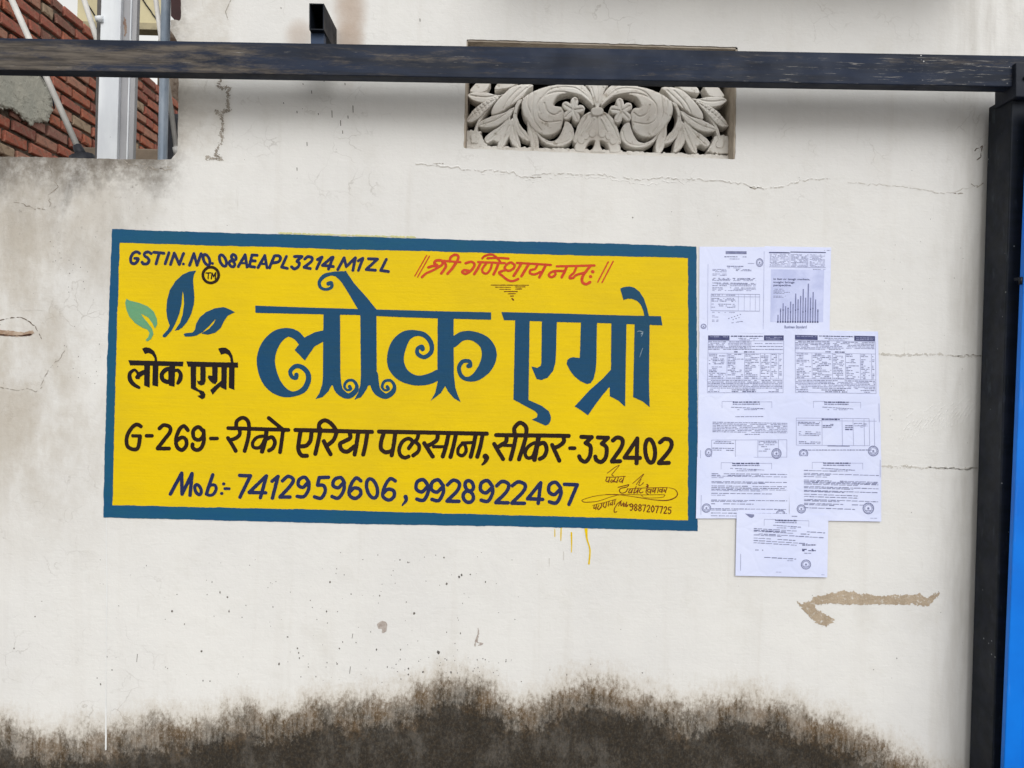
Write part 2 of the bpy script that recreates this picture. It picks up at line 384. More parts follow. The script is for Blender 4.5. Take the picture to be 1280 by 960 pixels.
# ================================================================== GROUND
gm = NT('dusty_concrete_ground', .9, .2)
gm = gm.done(gm.mix(gm.rng(gm.noise(.8, 8, .65), .35, .65), lin(104, 98, 90), lin(88, 84, 78)), gm.bump(gm.noise(20, 5), .4, .01))
g = mesh('ground', [(-300,-300,0),(300,-300,0),(300,300,0),(-300,300,0)], [(0,1,2,3)], gm); tag(g, kind='structure')

# ================================================================== WHITE WALL
wf = Field(-420, -560, 1330, 1130, 2.0)
outline = [(1325, -555), (1325, 1125), (-410, 1125), (-410, 186), (0, 195.5), (30, 196), (60, 196.4), (90, 197.5), (120, 198), (160, 199), (190, 199.5), (214, 199.6), (217, 195), (221, 190), (222, 186),
           (222.5, 150), (223.5, 100), (222, 62), (221, 52), (219, 47), (216, 42), (213, 38), (213, 24), (220, 25), (226, 27), (226, 0), (228, -555)]
wf.poly(outline)
OPEN = [(583, 49), (922, 59), (919, 199), (579.5, 185.5)]
wf.poly(OPEN, cut=True)
wf.wobble(.5, 5, 3)
v, f = wf.geo(lambda x, y, h: W(x, y, 0), back=lambda x, y: W(x, y, 0) + Vector((0, .22, 0)))
wall = mesh('boundary_wall', v, f, M_WALL)
tag(wall, 'tall whitewashed plaster wall with black damp stains along its foot', 'wall')

def ribbon(name, px, wd, mat, amp=1.0, seed=0, brk=.35, off=.0007, res=.35, parent=wall, cell=2.0, relief=0):
    """ragged hairline on the wall face"""
    r = random.Random(seed); P = np.array(px, float); L = np.hypot(*np.diff(P, axis=0).T); q = []
    for (a, b, l) in zip(P[:-1], P[1:], L):
        k = max(1, int(l/3.5))
        q += [tuple(a + (b-a)*i/k + np.array([r.gauss(0, amp), r.gauss(0, amp)])*.6) for i in range(k)]
    q.append(tuple(P[-1])); A = np.array(q)
    fl = Field(A[:, 0].min()-4, A[:, 1].min()-4, A[:, 0].max()+4, A[:, 1].max()+4, res).stroke([(x, y, wd*r.uniform(.35, 1.25)) for x, y in q], smooth=False)
    if brk: fl.wobble(brk, cell, seed+5)
    if relief: v, f = fl.geo(lambda x, y, h: W(x, y, .0003 - h), hfun=lambda d: relief*math.sqrt(min(max(d, 0)/(wd*.5), 1)))
    else: v, f = fl.geo(lambda x, y, h: W(x, y, -off))
    if f: return mesh(name, v, f, mat, parent, bool(relief))
Z = lambda x0, y0, s, pts: [(x0 + a/s, y0 + b/s) for a, b in pts]
ribbon('crack', Z(0,0,4,[(1095,395),(1098,440),(1150,440),(1130,500),(1145,550),(1075,558),(1110,585),(1108,700),(1085,770),(1100,795),(1035,790),(1060,800)]), 3.4, M_CRACK, 2.2, 1, 2.1, cell=1.05, res=.25)
ribbon('crack', Z(0,0,4,[(1150,0),(1130,60),(1140,100)]), .8, M_CRACK, 1, 2)
VC = [(520,203),(545,207),(600,213),(640,216),(660,221),(680,216),(720,217),(760,219),(800,224),(820,222),(870,224),(930,228),(945,235),(975,233),(1000,225),(1040,222)]
ribbon('crack', VC, 1.5, M_WALL, 1.8, 3, .5, relief=.0014)
ribbon('crack', [(x, y+1.2) for x, y in VC], .8, M_FAINT, 1.8, 3, .45)
ribbon('crack', [(x+4, y+5+3*math.sin(x)) for x, y in VC[2:11]], 1.3, M_WALL, 2.2, 33, .6, relief=.0012)
for i_, a_ in enumerate(((540,204),(662,221),(938,234),(1190,241))): ribbon('crack', [a_, (a_[0]+6, a_[1]+1), (a_[0]+14, a_[1]+.5)], 1.2, M_CRACK, .8, 120+i_, .5)
ribbon('crack', [(1060,228),(1110,232),(1150,236),(1180,242),(1200,238),(1222,232)], 1.1, M_FAINT, 1.3, 4, .4)
ribbon('crack', [(1218,188),(1228,183),(1226,196),(1221,200)], 1.1, M_CRACKD, .8, 14, .3)
ribbon('crack', [(1230,230),(1222,236),(1214,230)], .9, M_CRACK, 1.5, 5, .4)
ribbon('crack', [(1096,442),(1130,444),(1160,443),(1200,445),(1230,445)], 2.2, M_FAINT, .7, 6, 1.5, cell=1.6)
ribbon('crack', [(1096,441),(1130,443),(1160,442),(1200,444),(1230,444)], 2.0, M_WALL, .7, 6, .5, relief=.0007)
ribbon('crack', [(1190,445),(1216,444),(1229,445)], 1.1, M_CRACK, .8, 26, .7)
ribbon('crack', [(1102,583),(1140,584),(1170,585),(1200,586),(1224,585)], 2.2, M_FAINT, .8, 7, 1.5, cell=1.6)
ribbon('crack', [(1102,582),(1140,583),(1170,584),(1200,585),(1224,584)], 2.0, M_WALL, .8, 7, .5, relief=.0007)
ribbon('crack', [(1160,584),(1190,586),(1200,587),(1222,585)], .9, M_FAINT, 1.6, 27, .6)
ribbon('crack', Z(0,320,4,[(0,318),(60,310),(100,304),(140,322),(175,350),(198,390),(208,415)]), .9, M_CRACKD, .5, 8, .4)
ribbon('crack', Z(0,320,4,[(0,655),(60,668),(100,675),(135,660),(180,678),(210,655)]), .65, M_CRACK, .7, 9, .4)
ribbon('crack', Z(0,320,4,[(205,650),(240,570),(290,520),(322,475),(345,430)]), .65, M_CRACK, .9, 10, .4)
ribbon('crack', Z(0,320,4,[(110,275),(160,268),(215,272)]), .7, M_FAINT, .8, 11, .3)
ribbon('crack', [(62,206),(64,216),(68,226),(72,232),(60,244),(62,258)], .8, M_CRACK, 1.5, 12, .45)
for i, (a, b) in enumerate([((20,252),(58,262)),((156,200),(172,207)),((175,203),(214,212)),((178,210),(214,208))]):
    ribbon('crack', [a, ((a[0]+b[0])/2, (a[1]+b[1])/2+3), b], 1.0, M_CRACK, 2.2, 40+i, .6)
for i in range(16):                       # curved trowel scratches beside the papers
    x = 1122 + i*5.6; y = 552 - i*1.6
    ribbon('trowel_mark', [(x, y), (x+6, y-12), (x+15, y-25)], 1.7, M_WALL, .3, 60+i, .35, relief=.0011)
    if i % 2: ribbon('trowel_mark', [(x-4, y-16), (x+4, y-27), (x+16, y-38)], 1.6, M_WALL, .3, 80+i, .4, relief=.0009)
# slit where the plaster has broken open over a rusty bar
gouge = paint('gouge', [('p', [(-30,368),(40,372),(120,382),(165,370),(172,385),(150,398),(90,404),(0,398),(-30,398)])], (0,320,4), mat_simple('raw_plaster', lin(150,124,104), lin(186,168,150), 30, .95, bstr=.7), wall, off=.0009, wob=.5)
ribbon('gouge_shadow', Z(0,320,4,[(-30,394),(20,394),(70,400),(120,398),(155,392)]), 1.6, mat_simple('gouge_dark', lin(52,34,26), lin(80,54,40), 30, .95), .5, 90, .3, off=.0016)
# drips
paint('paint_drip', [('s', [(140,0,2),(139,70,5),(138,180,4),(136,330,3),(135,520,3),(134,700,7),(134,850,9),(133,868,4)])], (98.8,720,4), M_DRIPW, wall, off=.0012, wob=.12)
paint('paint_drip', [('s', [(137,-290,4),(136,-200,3),(138,-60,4),(140,0,3)])], (98.8,720,4), M_DRIPW, wall, off=.0010, wob=.2)
for i, pts in enumerate([[(668,300,3),(668,325,4),(668,332,2)],[(694,296,5),(693,330,5),(693,348,2)],[(736,315,7),(737,360,5),(736,395,3)],[(796,296,14),(800,340,7),(812,385,6),(808,442,7)],[(704,392,2),(704,425,3)],[(645,420,2),(645,455,2)]]):
    paint('paint_drip', [('s', pts)], (490,570,3.282), M_YEL if i < 4 else M_FAINT, wall, off=.0012, wob=.1, res=.25, seed=i)
# specks
sp = []
sp += [(320+a/4, 720+b/4, r) for a, b, r in [(100,28,1),(370,30,2),(475,90,1.2),(85,155,1.2),(272,122,1.2),(618,98,1.5),(612,135,1),(353,177,1.5),(408,178,1),(357,235,1),(790,188,2.6),(158,305,1.8),(433,330,1.3),(417,362,1.5),
       (500,333,1.3),(602,368,1.6),(207,362,1.6),(213,384,1.6),(217,410,1.3),(115,440,1.8),(262,455,1.3),(405,440,1.6),(355,433,1.2),(723,368,1.3),(700,442,1.3),(912,382,3),(762,463,1.6),(762,493,1.8),(975,480,2.2),(835,480,2),(1022,287,1.6),(995,337,1.2),(1110,457,1.3),(1015,5,2),(953,38,2.2),(1147,30,1.4)]]
sp += [(a/4, 720+b/4, r) for a, b, r in [(175,203,1.6),(70,362,1.7),(860,177,2.3),(885,92,1),(1100,82,1.7),(1137,105,1.7),(1145,177,1.7),(1210,206,1),(922,241,1.2),(1008,376,2.2),(827,455,1),(560,470,1.2),(485,510,1.2),(503,541,1.4),(1015,523,1.3),(1050,525,1.3),(1060,30,1)]]
sp += [(791,272,1.5),(803,841,1.4),(500,700,1.4),(510,703,1.6),(555,697,1.6),(577,719,2),(588,718,1.8),(1121,823,1),(1092,837,.9),(640,700,.8)]
for _ in range(90): sp.append((random.gauss(430, 150), random.uniform(690, 850), random.uniform(.5, 1.0)))
for _ in range(60): sp.append((random.gauss(560, 70), random.uniform(822, 856), random.uniform(.5, 1.3)))
for _ in range(90): sp.append((random.uniform(0, 1230), random.uniform(120, 850), random.uniform(.4, .8)))
for _ in range(50): sp.append((random.uniform(60, 140), random.uniform(290, 480), random.uniform(.4, .9)))
for _ in range(40): sp.append((random.uniform(1040, 1220), random.uniform(300, 560), random.uniform(.4, .7)))
mb = MB(); r = random.Random(4)
def in_sign(x, y): return 125 < x < 1105 and 282 < y < 668
for x, y, rad in sp:
    if in_sign(x, y) and x > 128 and not (x > 875 and y > 722): continue
    if 575 < x < 925 and y < 202: continue
    k = 7; an = r.uniform(0, 6); st = r.uniform(1, 1.7)
    pts = [W(x + rad*.62*r.uniform(.6,1.2)*math.cos(2*math.pi*i/k+an), y + rad*.62*st*r.uniform(.6,1.2)*math.sin(2*math.pi*i/k+an), -.0006) for i in range(k)]
    mb.add(pts, [tuple(range(k))[::-1]])
for a, b, l in [(278,460,4),(138,515,2),(205,560,3),(312,570,2.5),(485,545,9),(460,585,4),(423,615,7),(380,570,9),(433,660,4),(255,720,5),(205,845,4),(820,100,4),(340,405,2),(235,420,2),(445,420,3),(125,40,2)]:
    x, y = 320+a/4, b/4; mb.add([W(x-.6, y-l/2, -.0006), W(x+.4, y-l/2+.3, -.0006), W(x+.6, y+l/2, -.0006), W(x-.3, y+l/2, -.0006)], [(3,2,1,0)])
for a, b, l in [(685,410,10),(470,470,9),(482,300,6)]:
    x, y = (a/4 if a == 685 else 320+a/4), 720+b/4; mb.add([W(x+.2, y-l/2, -.0006), W(x+.9, y-l/2, -.0006), W(x-.2, y+l/2, -.0006), W(x-.8, y+l/2, -.0006)], [(3,2,1,0)])
tag(mb.build('dirt_speck', M_SPECK, wall), kind='stuff')
chipm = mat_simple('chip_brown', lin(158,146,138), lin(186,178,172), 60, .95)
paint('paint_chip', [('ps', [(607,240),(630,226),(652,232),(655,262),(645,280),(628,286),(632,266),(612,262)])], (320,720,4), chipm, wall, off=.0008, wob=.6)
paint('paint_chip', [('s', [(1110,262),(1112,285),(1100,320),(1095,350)], 7), ('s', [(1112,300),(1105,330),(1133,338),(1112,346)], 5)], (320,720,4), chipm, wall, off=.0008, wob=.6)
# arrow scraped through the paint
an = NT('scraped_render', .95, .1)
am = an.done(an.mix(an.rng(an.noise(70, 5, .7), .55, .66), an.mix(an.rng(an.noise(16, 5), .35, .65), lin(166, 150, 130), lin(184, 168, 148)), lin(208, 204, 196)), an.bump(an.noise(160, 4), .8, .003))
ao = [(147,130),(170,140),(195,128),(215,125),(225,108),(250,100),(280,96),(320,80),(345,84),(380,72),(400,80),(430,78),(460,92),(500,88),(530,98),(560,102),(600,98),(640,92),(665,97),(700,93),(730,96),(760,88),(785,108),(800,112),(830,90),(858,82),(855,98),(830,120),(805,150),(780,150),(760,148),(735,146),(720,137),(700,146),(690,145),(600,142),(500,142),(400,142),(300,138),(235,143),(236,160),(262,178),(290,195),(310,205),(332,215),(325,232),(305,240),(290,252),(250,240),(220,215),(200,195),(160,150)]
fl = Field(990, 732, 1180, 790, .3).poly(Z(960,720,4,ao)).wobble(1.2, 1.6, 5).wobble(.8, .7, 6)
v, f = fl.geo(lambda x, y, h: W(x, y, -.0008)); mesh('scraped_arrow', v, f, am, wall)['label'] = 'sandy brown arrow scraped into the white paint, pointing away from the gate'

# concrete sunshade over the vent, just above the picture
a, b = W(632, -40), W(1212, -40)
mb = MB(); mb.hexa([(a.x,-.34,2.97),(b.x,-.34,2.97),(b.x,-.34,3.03),(a.x,-.34,3.03),(a.x,.05,2.99),(b.x,.05,2.99),(b.x,.05,3.07),(a.x,.05,3.07)]); mb.build('sunshade', M_WALL, wall, False, .006)

# ================================================================== PAINTED SIGN
sign = empty('painted_sign', W(500, 650, -.001))
tag(sign, 'yellow hand-painted business sign with blue border and Hindi lettering on white wall', 'sign')
OUT = [(140,286),(180,288),(300,291.5),(420,295),(520,298),(640,301.5),(760,304.5),(870.5,308),(871,400),(871.5,500),(872,664),(760,661),(640,658),(560,657),(450,655),(330,652),(240,649.5),(129,647),(131,560),(134,450),(137.5,360)]
INN = [(149.7,303.4),(240,306),(330,308.5),(420,311.5),(520,313.5),(640,317),(780,320.5),(860,322.5),(860.5,420),(860.3,540),(860,650.5),(760,647.5),(640,644),(510,640.5),(400,637),(300,635),(190,632.5),(140.6,631.5),(143.4,510),(146,410)]
fl = Field(120, 280, 880, 672, 1.0).poly(Z(0,0,1,[(x + (2 if x < 500 else -2), y + (2 if y < 480 else -2)) for x, y in OUT]))
v, f = fl.geo(lambda x, y, h: W(x, y, -.0008)); mesh('yellow_field', v, f, M_YEL, sign)
fl = Field(122, 280, 880, 672, .5).poly(OUT).poly(INN, cut=True).wobble(.4, 14, 8).wobble(.25, 3, 9)
v, f = fl.geo(lambda x, y, h: W(x, y, -.0013)); mesh('blue_border', v, f, M_BLUE, sign)
paint('overspray', [('s', [(348,291.3),(420,293.6),(520,296.8)], 1.6)], (0,0,1), mat_simple('overspray_yellow', lin(210,206,150), lin(186,190,140), 20), sign, off=.0011, wob=.8)
# leaf emblem
LZ = (100, 280, 6.4)
paint('leaf', [('p', [(930,372),(880,378),(820,405),(762,458),(718,530),(696,610),(690,690),(698,755),(718,812),(702,845),(662,888),(660,900),(672,907),(690,902),(735,850),(765,790),(795,715),(812,640),(817,570),(822,532),(829,570),(832,640),(822,720),(800,790),(758,852),(790,848),(820,825),(855,785),(890,720),(911,640),(915,580),(908,500),(904,440),(914,400)])], LZ, M_HEAD, sign, seed=2)
paint('leaf', [('p', [(1238,705),(1200,684),(1150,664),(1080,674),(1010,703),(955,750),(928,800),(920,845),(900,868),(840,874),(828,884),(842,900),(890,900),(930,892),(980,865),(1040,808),(1086,758),(1070,795),(1030,840),(968,876),(1020,885),(1080,870),(1125,832),(1150,780),(1180,735)])], LZ, M_HEAD, sign, seed=3)
paint('leaf', [('p', [(370,597),(400,614),(470,630),(540,658),(590,700),(614,755),(618,800),(600,838),(580,795),(545,748),(485,715),(510,752),(550,800),(577,838),(588,880),(568,920),(535,940),(524,928),(545,905),(556,872),(540,845),(500,830),(440,792),(395,742),(370,682),(362,630)])], LZ, M_GRN, sign, seed=4)
Z1 = (140, 300, 6.4); Z2 = (320, 300, 6.4)
paint('trademark_ring', [('c', ell(790, 280, 63, 63), 20), ('l', [(752,264),(790,262)], 9), ('l', [(771,264),(769,308)], 9), ('l', [(794,310),(801,264),(812,294),(828,262),(826,312)], 9)], Z1, M_BLK, sign, seed=5, res=.22, wob=.1)
GW = 21
paint('registration_line', [('s', [(220,106),(195,94),(165,110),(148,150),(156,182),(182,188),(203,168),(208,148),(182,146)], GW), ('s', [(313,108),(288,95),(262,105),(260,125),(284,142),(296,165),(280,189),(252,190),(240,177)], GW),
   ('l', [(335,98),(415,105)], GW), ('l', [(378,103),(352,190)], GW), ('l', [(455,102),(425,190)], GW), ('l', [(468,195),(498,105),(538,195),(572,108)], GW), ('s', [(570,191),(571,192)], 19),
   ('l', [(620,202),(655,108),(680,200),(712,110)], GW), ('c', ell(756,158,24,42,-.3), GW), ('s', [(803,186),(804,187)], 19), ('c', ell(887,164,25,45,-.3), GW), ('c', ell(974,138,18,22,-.2), GW), ('c', ell(960,190,21,24,-.2), GW),
   ('l', [(1010,212),(1065,118),(1080,215)], GW), ('l', [(1038,184),(1078,186)], 16), ('l', [(1160,122),(1120,120),(1098,210),(1140,216)], GW), ('l', [(1110,165),(1145,167)], GW), ('l', [(1168,220),(1222,124),(1240,222)], GW), ('l', [(1195,190),(1236,192)], 16)], Z1, M_NAVY, sign, seed=6, res=.25)
paint('registration_line', [('s', [(108,222),(128,170),(147,126)], GW), ('s', [(147,126),(180,126),(196,146),(178,174),(134,182)], GW), ('l', [(243,132),(205,216),(250,226)], GW), ('s', [(308,132),(340,130),(368,132)], GW), ('s', [(366,134),(328,168),(346,184),(336,215),(306,230),(284,214)], GW),
   ('s', [(390,152),(415,133),(446,140),(446,165),(420,190),(384,216)], GW), ('l', [(384,218),(434,228)], GW), ('l', [(492,156),(528,136),(485,230)], GW), ('l', [(604,140),(532,202),(618,212)], GW), ('l', [(616,138),(580,232)], GW),
   ('l', [(655,235),(705,142),(722,212),(795,142),(775,242)], GW), ('l', [(818,166),(855,146),(820,242)], GW), ('l', [(900,150),(972,152),(882,235),(955,241)], GW), ('l', [(1042,155),(998,243),(1060,252)], GW)], Z2, M_NAVY, sign, seed=7, res=.25)
# red invocation
RZ = (500, 300, 4.571)
paint('invocation', [('l', [(152,88),(85,205)], 6), ('l', [(168,92),(100,212)], 6), ('l', [(1190,125),(1130,240)], 7), ('l', [(1218,122),(1155,242)], 7),
   ('s', [(162,156),(190,148),(225,150),(244,134),(234,116),(206,118),(196,132),(212,142)], 13), ('s', [(232,148),(190,172),(150,190),(125,212)], 12), ('s', [(250,122),(262,150),(236,190)], 14), ('l', [(215,116),(345,126)], 11), ('s', [(322,126),(300,160),(272,192)], 14), ('s', [(284,122),(290,98),(314,84),(334,94),(324,126)], 13),
   ('s', [(376,132),(408,124),(426,140),(408,172),(376,192),(356,184),(366,172),(392,176)], 13), ('l', [(445,125),(600,132)], 11), ('s', [(462,128),(446,160),(424,194)], 14), ('s', [(492,134),(470,166),(476,186),(496,190),(516,168),(524,140)], 12), ('s', [(562,134),(550,165),(535,196)], 14),
   ('s', [(470,104),(486,90),(520,82),(548,96),(575,126)], 11), ('s', [(500,104),(560,102),(620,106)], 11), ('s', [(652,140),(634,128),(610,140),(598,162),(622,176),(650,160),(656,142)], 12), ('s', [(600,172),(566,186),(590,208),(615,228),(645,234),(676,222)], 12), ('l', [(668,130),(862,142)], 11),
   ('s', [(692,136),(672,170),(650,204)], 14), ('s', [(735,138),(716,170),(694,206)], 14), ('s', [(785,142),(772,164),(746,172),(744,190),(770,196),(802,182)], 12), ('s', [(832,144),(815,178),(796,212)], 14),
   ('l', [(895,150),(1112,145)], 11), ('s', [(935,178),(896,176),(864,184),(850,200),(866,212),(888,198),(884,182)], 12), ('s', [(952,154),(940,182),(924,212)], 14), ('s', [(1008,154),(994,186),(974,204),(970,216),(990,216),(1006,200),(1056,186)], 12), ('s', [(1086,150),(1062,180),(1042,212),(1042,240),(1064,252),(1086,240)], 14), ('s', [(1100,180),(1102,181)], 17), ('s', [(1088,208),(1090,209)], 15)], RZ, M_RED, sign, seed=8, res=.25)
paint('triangle_hatching', [('l', [(520,257),(735,258)], 3.5), ('l', [(545,269),(632,270)], 3), ('l', [(660,268),(715,267)], 4), ('l', [(568,281),(632,282)], 3), ('l', [(662,280),(695,279)], 5), ('l', [(596,294),(670,294)], 4), ('l', [(618,307),(660,306)], 4), ('l', [(632,320),(648,320)], 5), ('l', [(640,334),(648,342)], 7)], RZ, M_BRN, sign, seed=9, res=.2, wob=.15)
# headline
H1 = (300, 330, 5.055); H2 = (470, 330, 5.055); H3 = (620, 340, 4.8)
q = lambda pts, dx: [(p[0]+dx,) + tuple(p[1:]) for p in pts]
b2 = 170*5.055                                                           # H2 window expressed in H1 units
foot = [(608,700,54),(612,755,56),(632,805,48),(682,834,36),(726,808,32),(738,770,22),(714,736,18),(676,740,18),(660,772,18),(676,796,14),(700,790,18),(692,774,22)]
paint('headline_word', [('p', [(97,263),(400,274),(750,284),(1000,291),(b2+390,298),(b2+728,305),(b2+728,352),(b2+390,343),(1000,335),(750,322),(400,315),(97,308)]),
   ('p', [(527,312),(632,316),(634,720),(610,760),(580,768),(550,755),(524,720)]), ('p', [(527,680),(520,760),(502,815),(476,853),(520,842),(560,802),(580,764),(600,700)]), ('s', foot),
   ('s', [(392,492,52),(358,452,56),(300,432,56),(232,462,86),(182,530,108),(163,612,115),(182,705,112),(222,770,92),(280,812,58),(340,821,32),(400,795,36),(430,742,34),(428,690,32),(392,652,30),(350,646,28),(318,678,26),(328,712,24),(354,720,24),(356,700,28)]),
   ('p', [(532,418),(470,432),(405,465),(345,543),(410,610),(428,582),(470,522),(532,486)]),
   ('p', [(760,318),(862,322),(864,720),(840,760),(812,768),(785,752),(764,720)]), ('p', [(765,690),(760,765),(745,815),(723,857),(765,842),(800,792),(812,760),(830,700)]), ('s', q([(x, y+1, w_) for x, y, w_ in foot], 238)),
   ('p', [(748,290),(870,296),(800,210),(720,120),(668,42),(640,50),(612,60),(575,72),(604,78),(640,112),(690,192)]), ('s', [(645,58,26),(585,60,22),(532,76,26),(502,112,22),(510,148,20),(545,160,18),(578,146,20),(576,120,24),(558,124,26)]),
   ('p', q([(390,340),(490,343),(492,700),(502,785),(518,830),(535,872),(495,850),(455,805),(437,770),(410,815),(345,865),(375,812),(390,740),(388,680)], b2)),
   ('s', q([(392,700,66),(330,728,66),(250,735,64),(172,702,84),(130,645,104),(124,580,106),(146,508,98),(190,455,68),(250,437,38),(308,450,32),(348,500,30),(348,556,28),(305,588,26),(264,568,26),(262,536,24),(288,522,28),(294,536,30)], b2)),
   ('s', q([(488,496,62),(545,456,58),(618,456,60),(690,500,80),(716,570,94),(694,645,86),(640,706,58),(585,727,30),(542,710,26),(524,660,26),(545,618,26),(588,614,24),(596,640,26),(584,644,28)], b2))], H1, M_HEAD, sign, seed=10, res=.35)
paint('headline_word', [('p', [(32,240),(200,244),(400,249),(600,256),(880,263),(990,265),(998,320),(900,316),(600,305),(360,300),(130,290),(48,289)]),
   ('p', [(115,285),(202,288),(195,768),(270,800),(318,835),(330,870),(328,890),(318,912),(298,922),(215,885),(245,872),(250,852),(235,835),(105,765)]),
   ('p', [(275,294),(365,298),(360,500),(356,545),(343,592),(310,634),(270,648),(243,641),(228,605),(212,566),(248,575),(268,562),(272,545)]),
   ('p', [(510,300),(606,302),(602,540),(598,590),(586,640),(568,667),(545,672),(505,654),(470,625),(442,588),(424,550),(428,528),(442,516),(462,511),(503,516)]),
   ('p', [(692,303),(783,306),(777,640),(775,808),(735,772),(683,745),(682,688),(640,738),(600,790),(552,860),(512,830),(472,806),(560,710),(640,640),(690,585)]),
   ('p', [(832,310),(922,312),(918,655),(922,810),(880,776),(823,750)]), ('p', [(745,98),(768,90),(800,86),(830,94),(862,120),(888,160),(905,210),(919,270),(892,270),(884,232),(870,198),(848,174),(815,160),(790,160),(765,168)])], H3, M_HEAD, sign, seed=11, res=.35)
M_WORN = mat_simple('worn_paint', lin(150,166,178), lin(90,116,140), 40)
for i_, w_ in enumerate(([(848,358),(862,354),(882,360)], [(868,372),(880,366),(872,386)], [(862,510),(872,480),(880,458)])):
    paint('wear_mark', [('s', w_, 3.5)], H3, M_WORN, sign, seed=24+i_, off=.0024, res=.2, wob=.15)
# small black name under the leaves
Z3 = (140, 420, 7.111)
paint('emblem_name', [('p', [(143,214),(400,222),(635,228),(630,270),(400,264),(162,260)]), ('s', [(238,372,22),(226,325,24),(196,302,26),(158,335,34),(162,390,40),(196,432,36),(240,458,26)]), ('s', [(222,366,34),(252,338,44),(295,316,40)]), ('p', [(286,255),(338,255),(335,460),(285,440)]),
   ('p', [(362,250),(412,250),(410,450),(358,438)]), ('p', [(266,112),(295,100),(335,104),(372,132),(394,172),(405,230),(380,230),(376,195),(356,165),(325,150),(292,160)]),
   ('p', [(508,260),(562,262),(556,452),(505,440)]), ('c', [(515,302),(474,302),(442,345),(456,392),(512,402)], 34), ('s', [(550,312,26),(584,304,30),(610,340,36),(604,385,40),(585,418,30)]),
   ], Z3, M_BLK2, sign, seed=12, res=.25)
paint('emblem_name', [('p', [(660,225),(900,232),(1118,235),(1122,282),(900,276),(676,272)]), ('p', [(698,262),(748,262),(746,452),(770,475),(815,492),(832,520),(826,548),(800,563),(758,532),(786,524),(772,498),(735,482),(700,465)]), ('p', [(785,265),(833,265),(832,400),(820,430),(790,441),(765,425),(755,395),(772,402),(785,395)]),
   ('p', [(890,270),(940,272),(938,400),(920,428),(895,422),(868,398),(850,368),(856,350),(890,352)]), ('p', [(972,272),(1022,275),(1018,480),(966,458),(966,448),(940,470),(895,522),(872,480),(930,430),(972,395)]), ('p', [(1040,275),(1090,275),(1088,480),(1038,460)]), ('p', [(943,112),(975,102),(1012,104),(1048,130),(1070,172),(1082,240),(1056,240),(1050,195),(1034,168),(1008,155),(968,166)])], Z3, M_BLK2, sign, seed=13, res=.25)
# address line
Z4 = (140, 510, 5.333); Z5 = (360, 510, 4.923); Z6 = (600, 520, 4.923); A = 23
paint('address_line', [('s', [(192,122),(162,110),(125,140),(98,198),(104,255),(145,276),(174,262),(187,190)], A), ('l', [(187,186),(138,185)], 20), ('l', [(230,185),(266,185)], 22), ('s', [(316,136),(345,114),(384,126),(386,160),(345,215),(304,268)], A), ('l', [(304,270),(380,270)], A),
   ('s', [(505,148),(480,120),(450,142),(428,200),(432,255),(464,280),(494,252),(492,210),(465,196),(436,214)], A), ('s', [(606,152),(575,126),(542,152),(546,198),(580,212),(608,185),(610,150),(612,220),(592,268),(562,280),(538,264),(537,242)], A), ('l', [(658,203),(700,203)], 22)], Z4, M_BLK, sign, seed=14)
paint('address_word', [('l', [(775,134),(1176,146)], A), ('s', [(848,140),(852,172),(830,198),(795,212)], A), ('s', [(773,200),(800,242),(825,286)], A), ('s', [(828,134),(832,88),(870,65),(905,86),(914,140),(905,210),(884,286)], A),
   ('s', [(1030,150),(1020,220),(1000,290)], 26), ('c', [(1018,190),(968,195),(938,230),(945,262),(985,262),(1012,222)], 20), ('s', [(1028,208),(1066,194),(1086,228),(1072,266),(1046,284)], A), ('s', [(1140,150),(1131,220),(1120,294)], A), ('l', [(1045,66),(1142,146)], A)], Z4, M_BLK, sign, seed=15)
paint('address_word', [('l', [(46,135),(516,147)], A), ('s', [(78,140),(68,200),(63,252),(82,290),(116,294)], A), ('s', [(145,145),(138,198),(114,230),(78,236)], A), ('s', [(200,130),(186,205),(168,282)], A), ('s', [(190,130),(194,95),(226,76),(264,95),(296,142),(284,190),(255,220),(232,230)], A), ('s', [(220,204),(242,248),(262,284)], A),
   ('s', [(380,150),(382,184),(348,204),(320,222),(332,258),(366,268),(408,236)], A), ('s', [(432,150),(422,220),(410,286)], A), ('s', [(488,150),(478,220),(463,286)], A)], Z5, M_BLK, sign, seed=16)
paint('address_word', [('l', [(560,145),(1224,158)], A), ('s', [(590,152),(574,205),(572,248),(600,272),(644,262)], A), ('s', [(660,155),(650,230),(638,290)], A), ('s', [(744,248),(766,208),(742,188),(706,206),(684,252),(692,290),(718,306),(742,298)], 21), ('s', [(802,160),(794,192),(768,214),(744,244)], 21), ('s', [(780,205),(806,230),(802,265),(770,292)], 21),
   ('s', [(838,216),(865,258),(890,298)], A), ('s', [(920,158),(918,192),(892,216),(852,236)], A), ('l', [(895,238),(966,238)], 18), ('s', [(988,160),(972,235),(952,298)], A), ('s', [(1034,160),(1018,235),(1000,300)], A), ('l', [(1072,215),(1138,212)], 18), ('c', [(1082,218),(1050,246),(1048,282),(1076,292),(1096,262)], 19), ('s', [(1154,165),(1142,230),(1124,300)], A), ('s', [(1198,165),(1184,235),(1165,300)], A),
   ('s', [(1215,298,36),(1222,308,32),(1214,330,22),(1196,348,14)])], Z5, M_BLK, sign, seed=17)
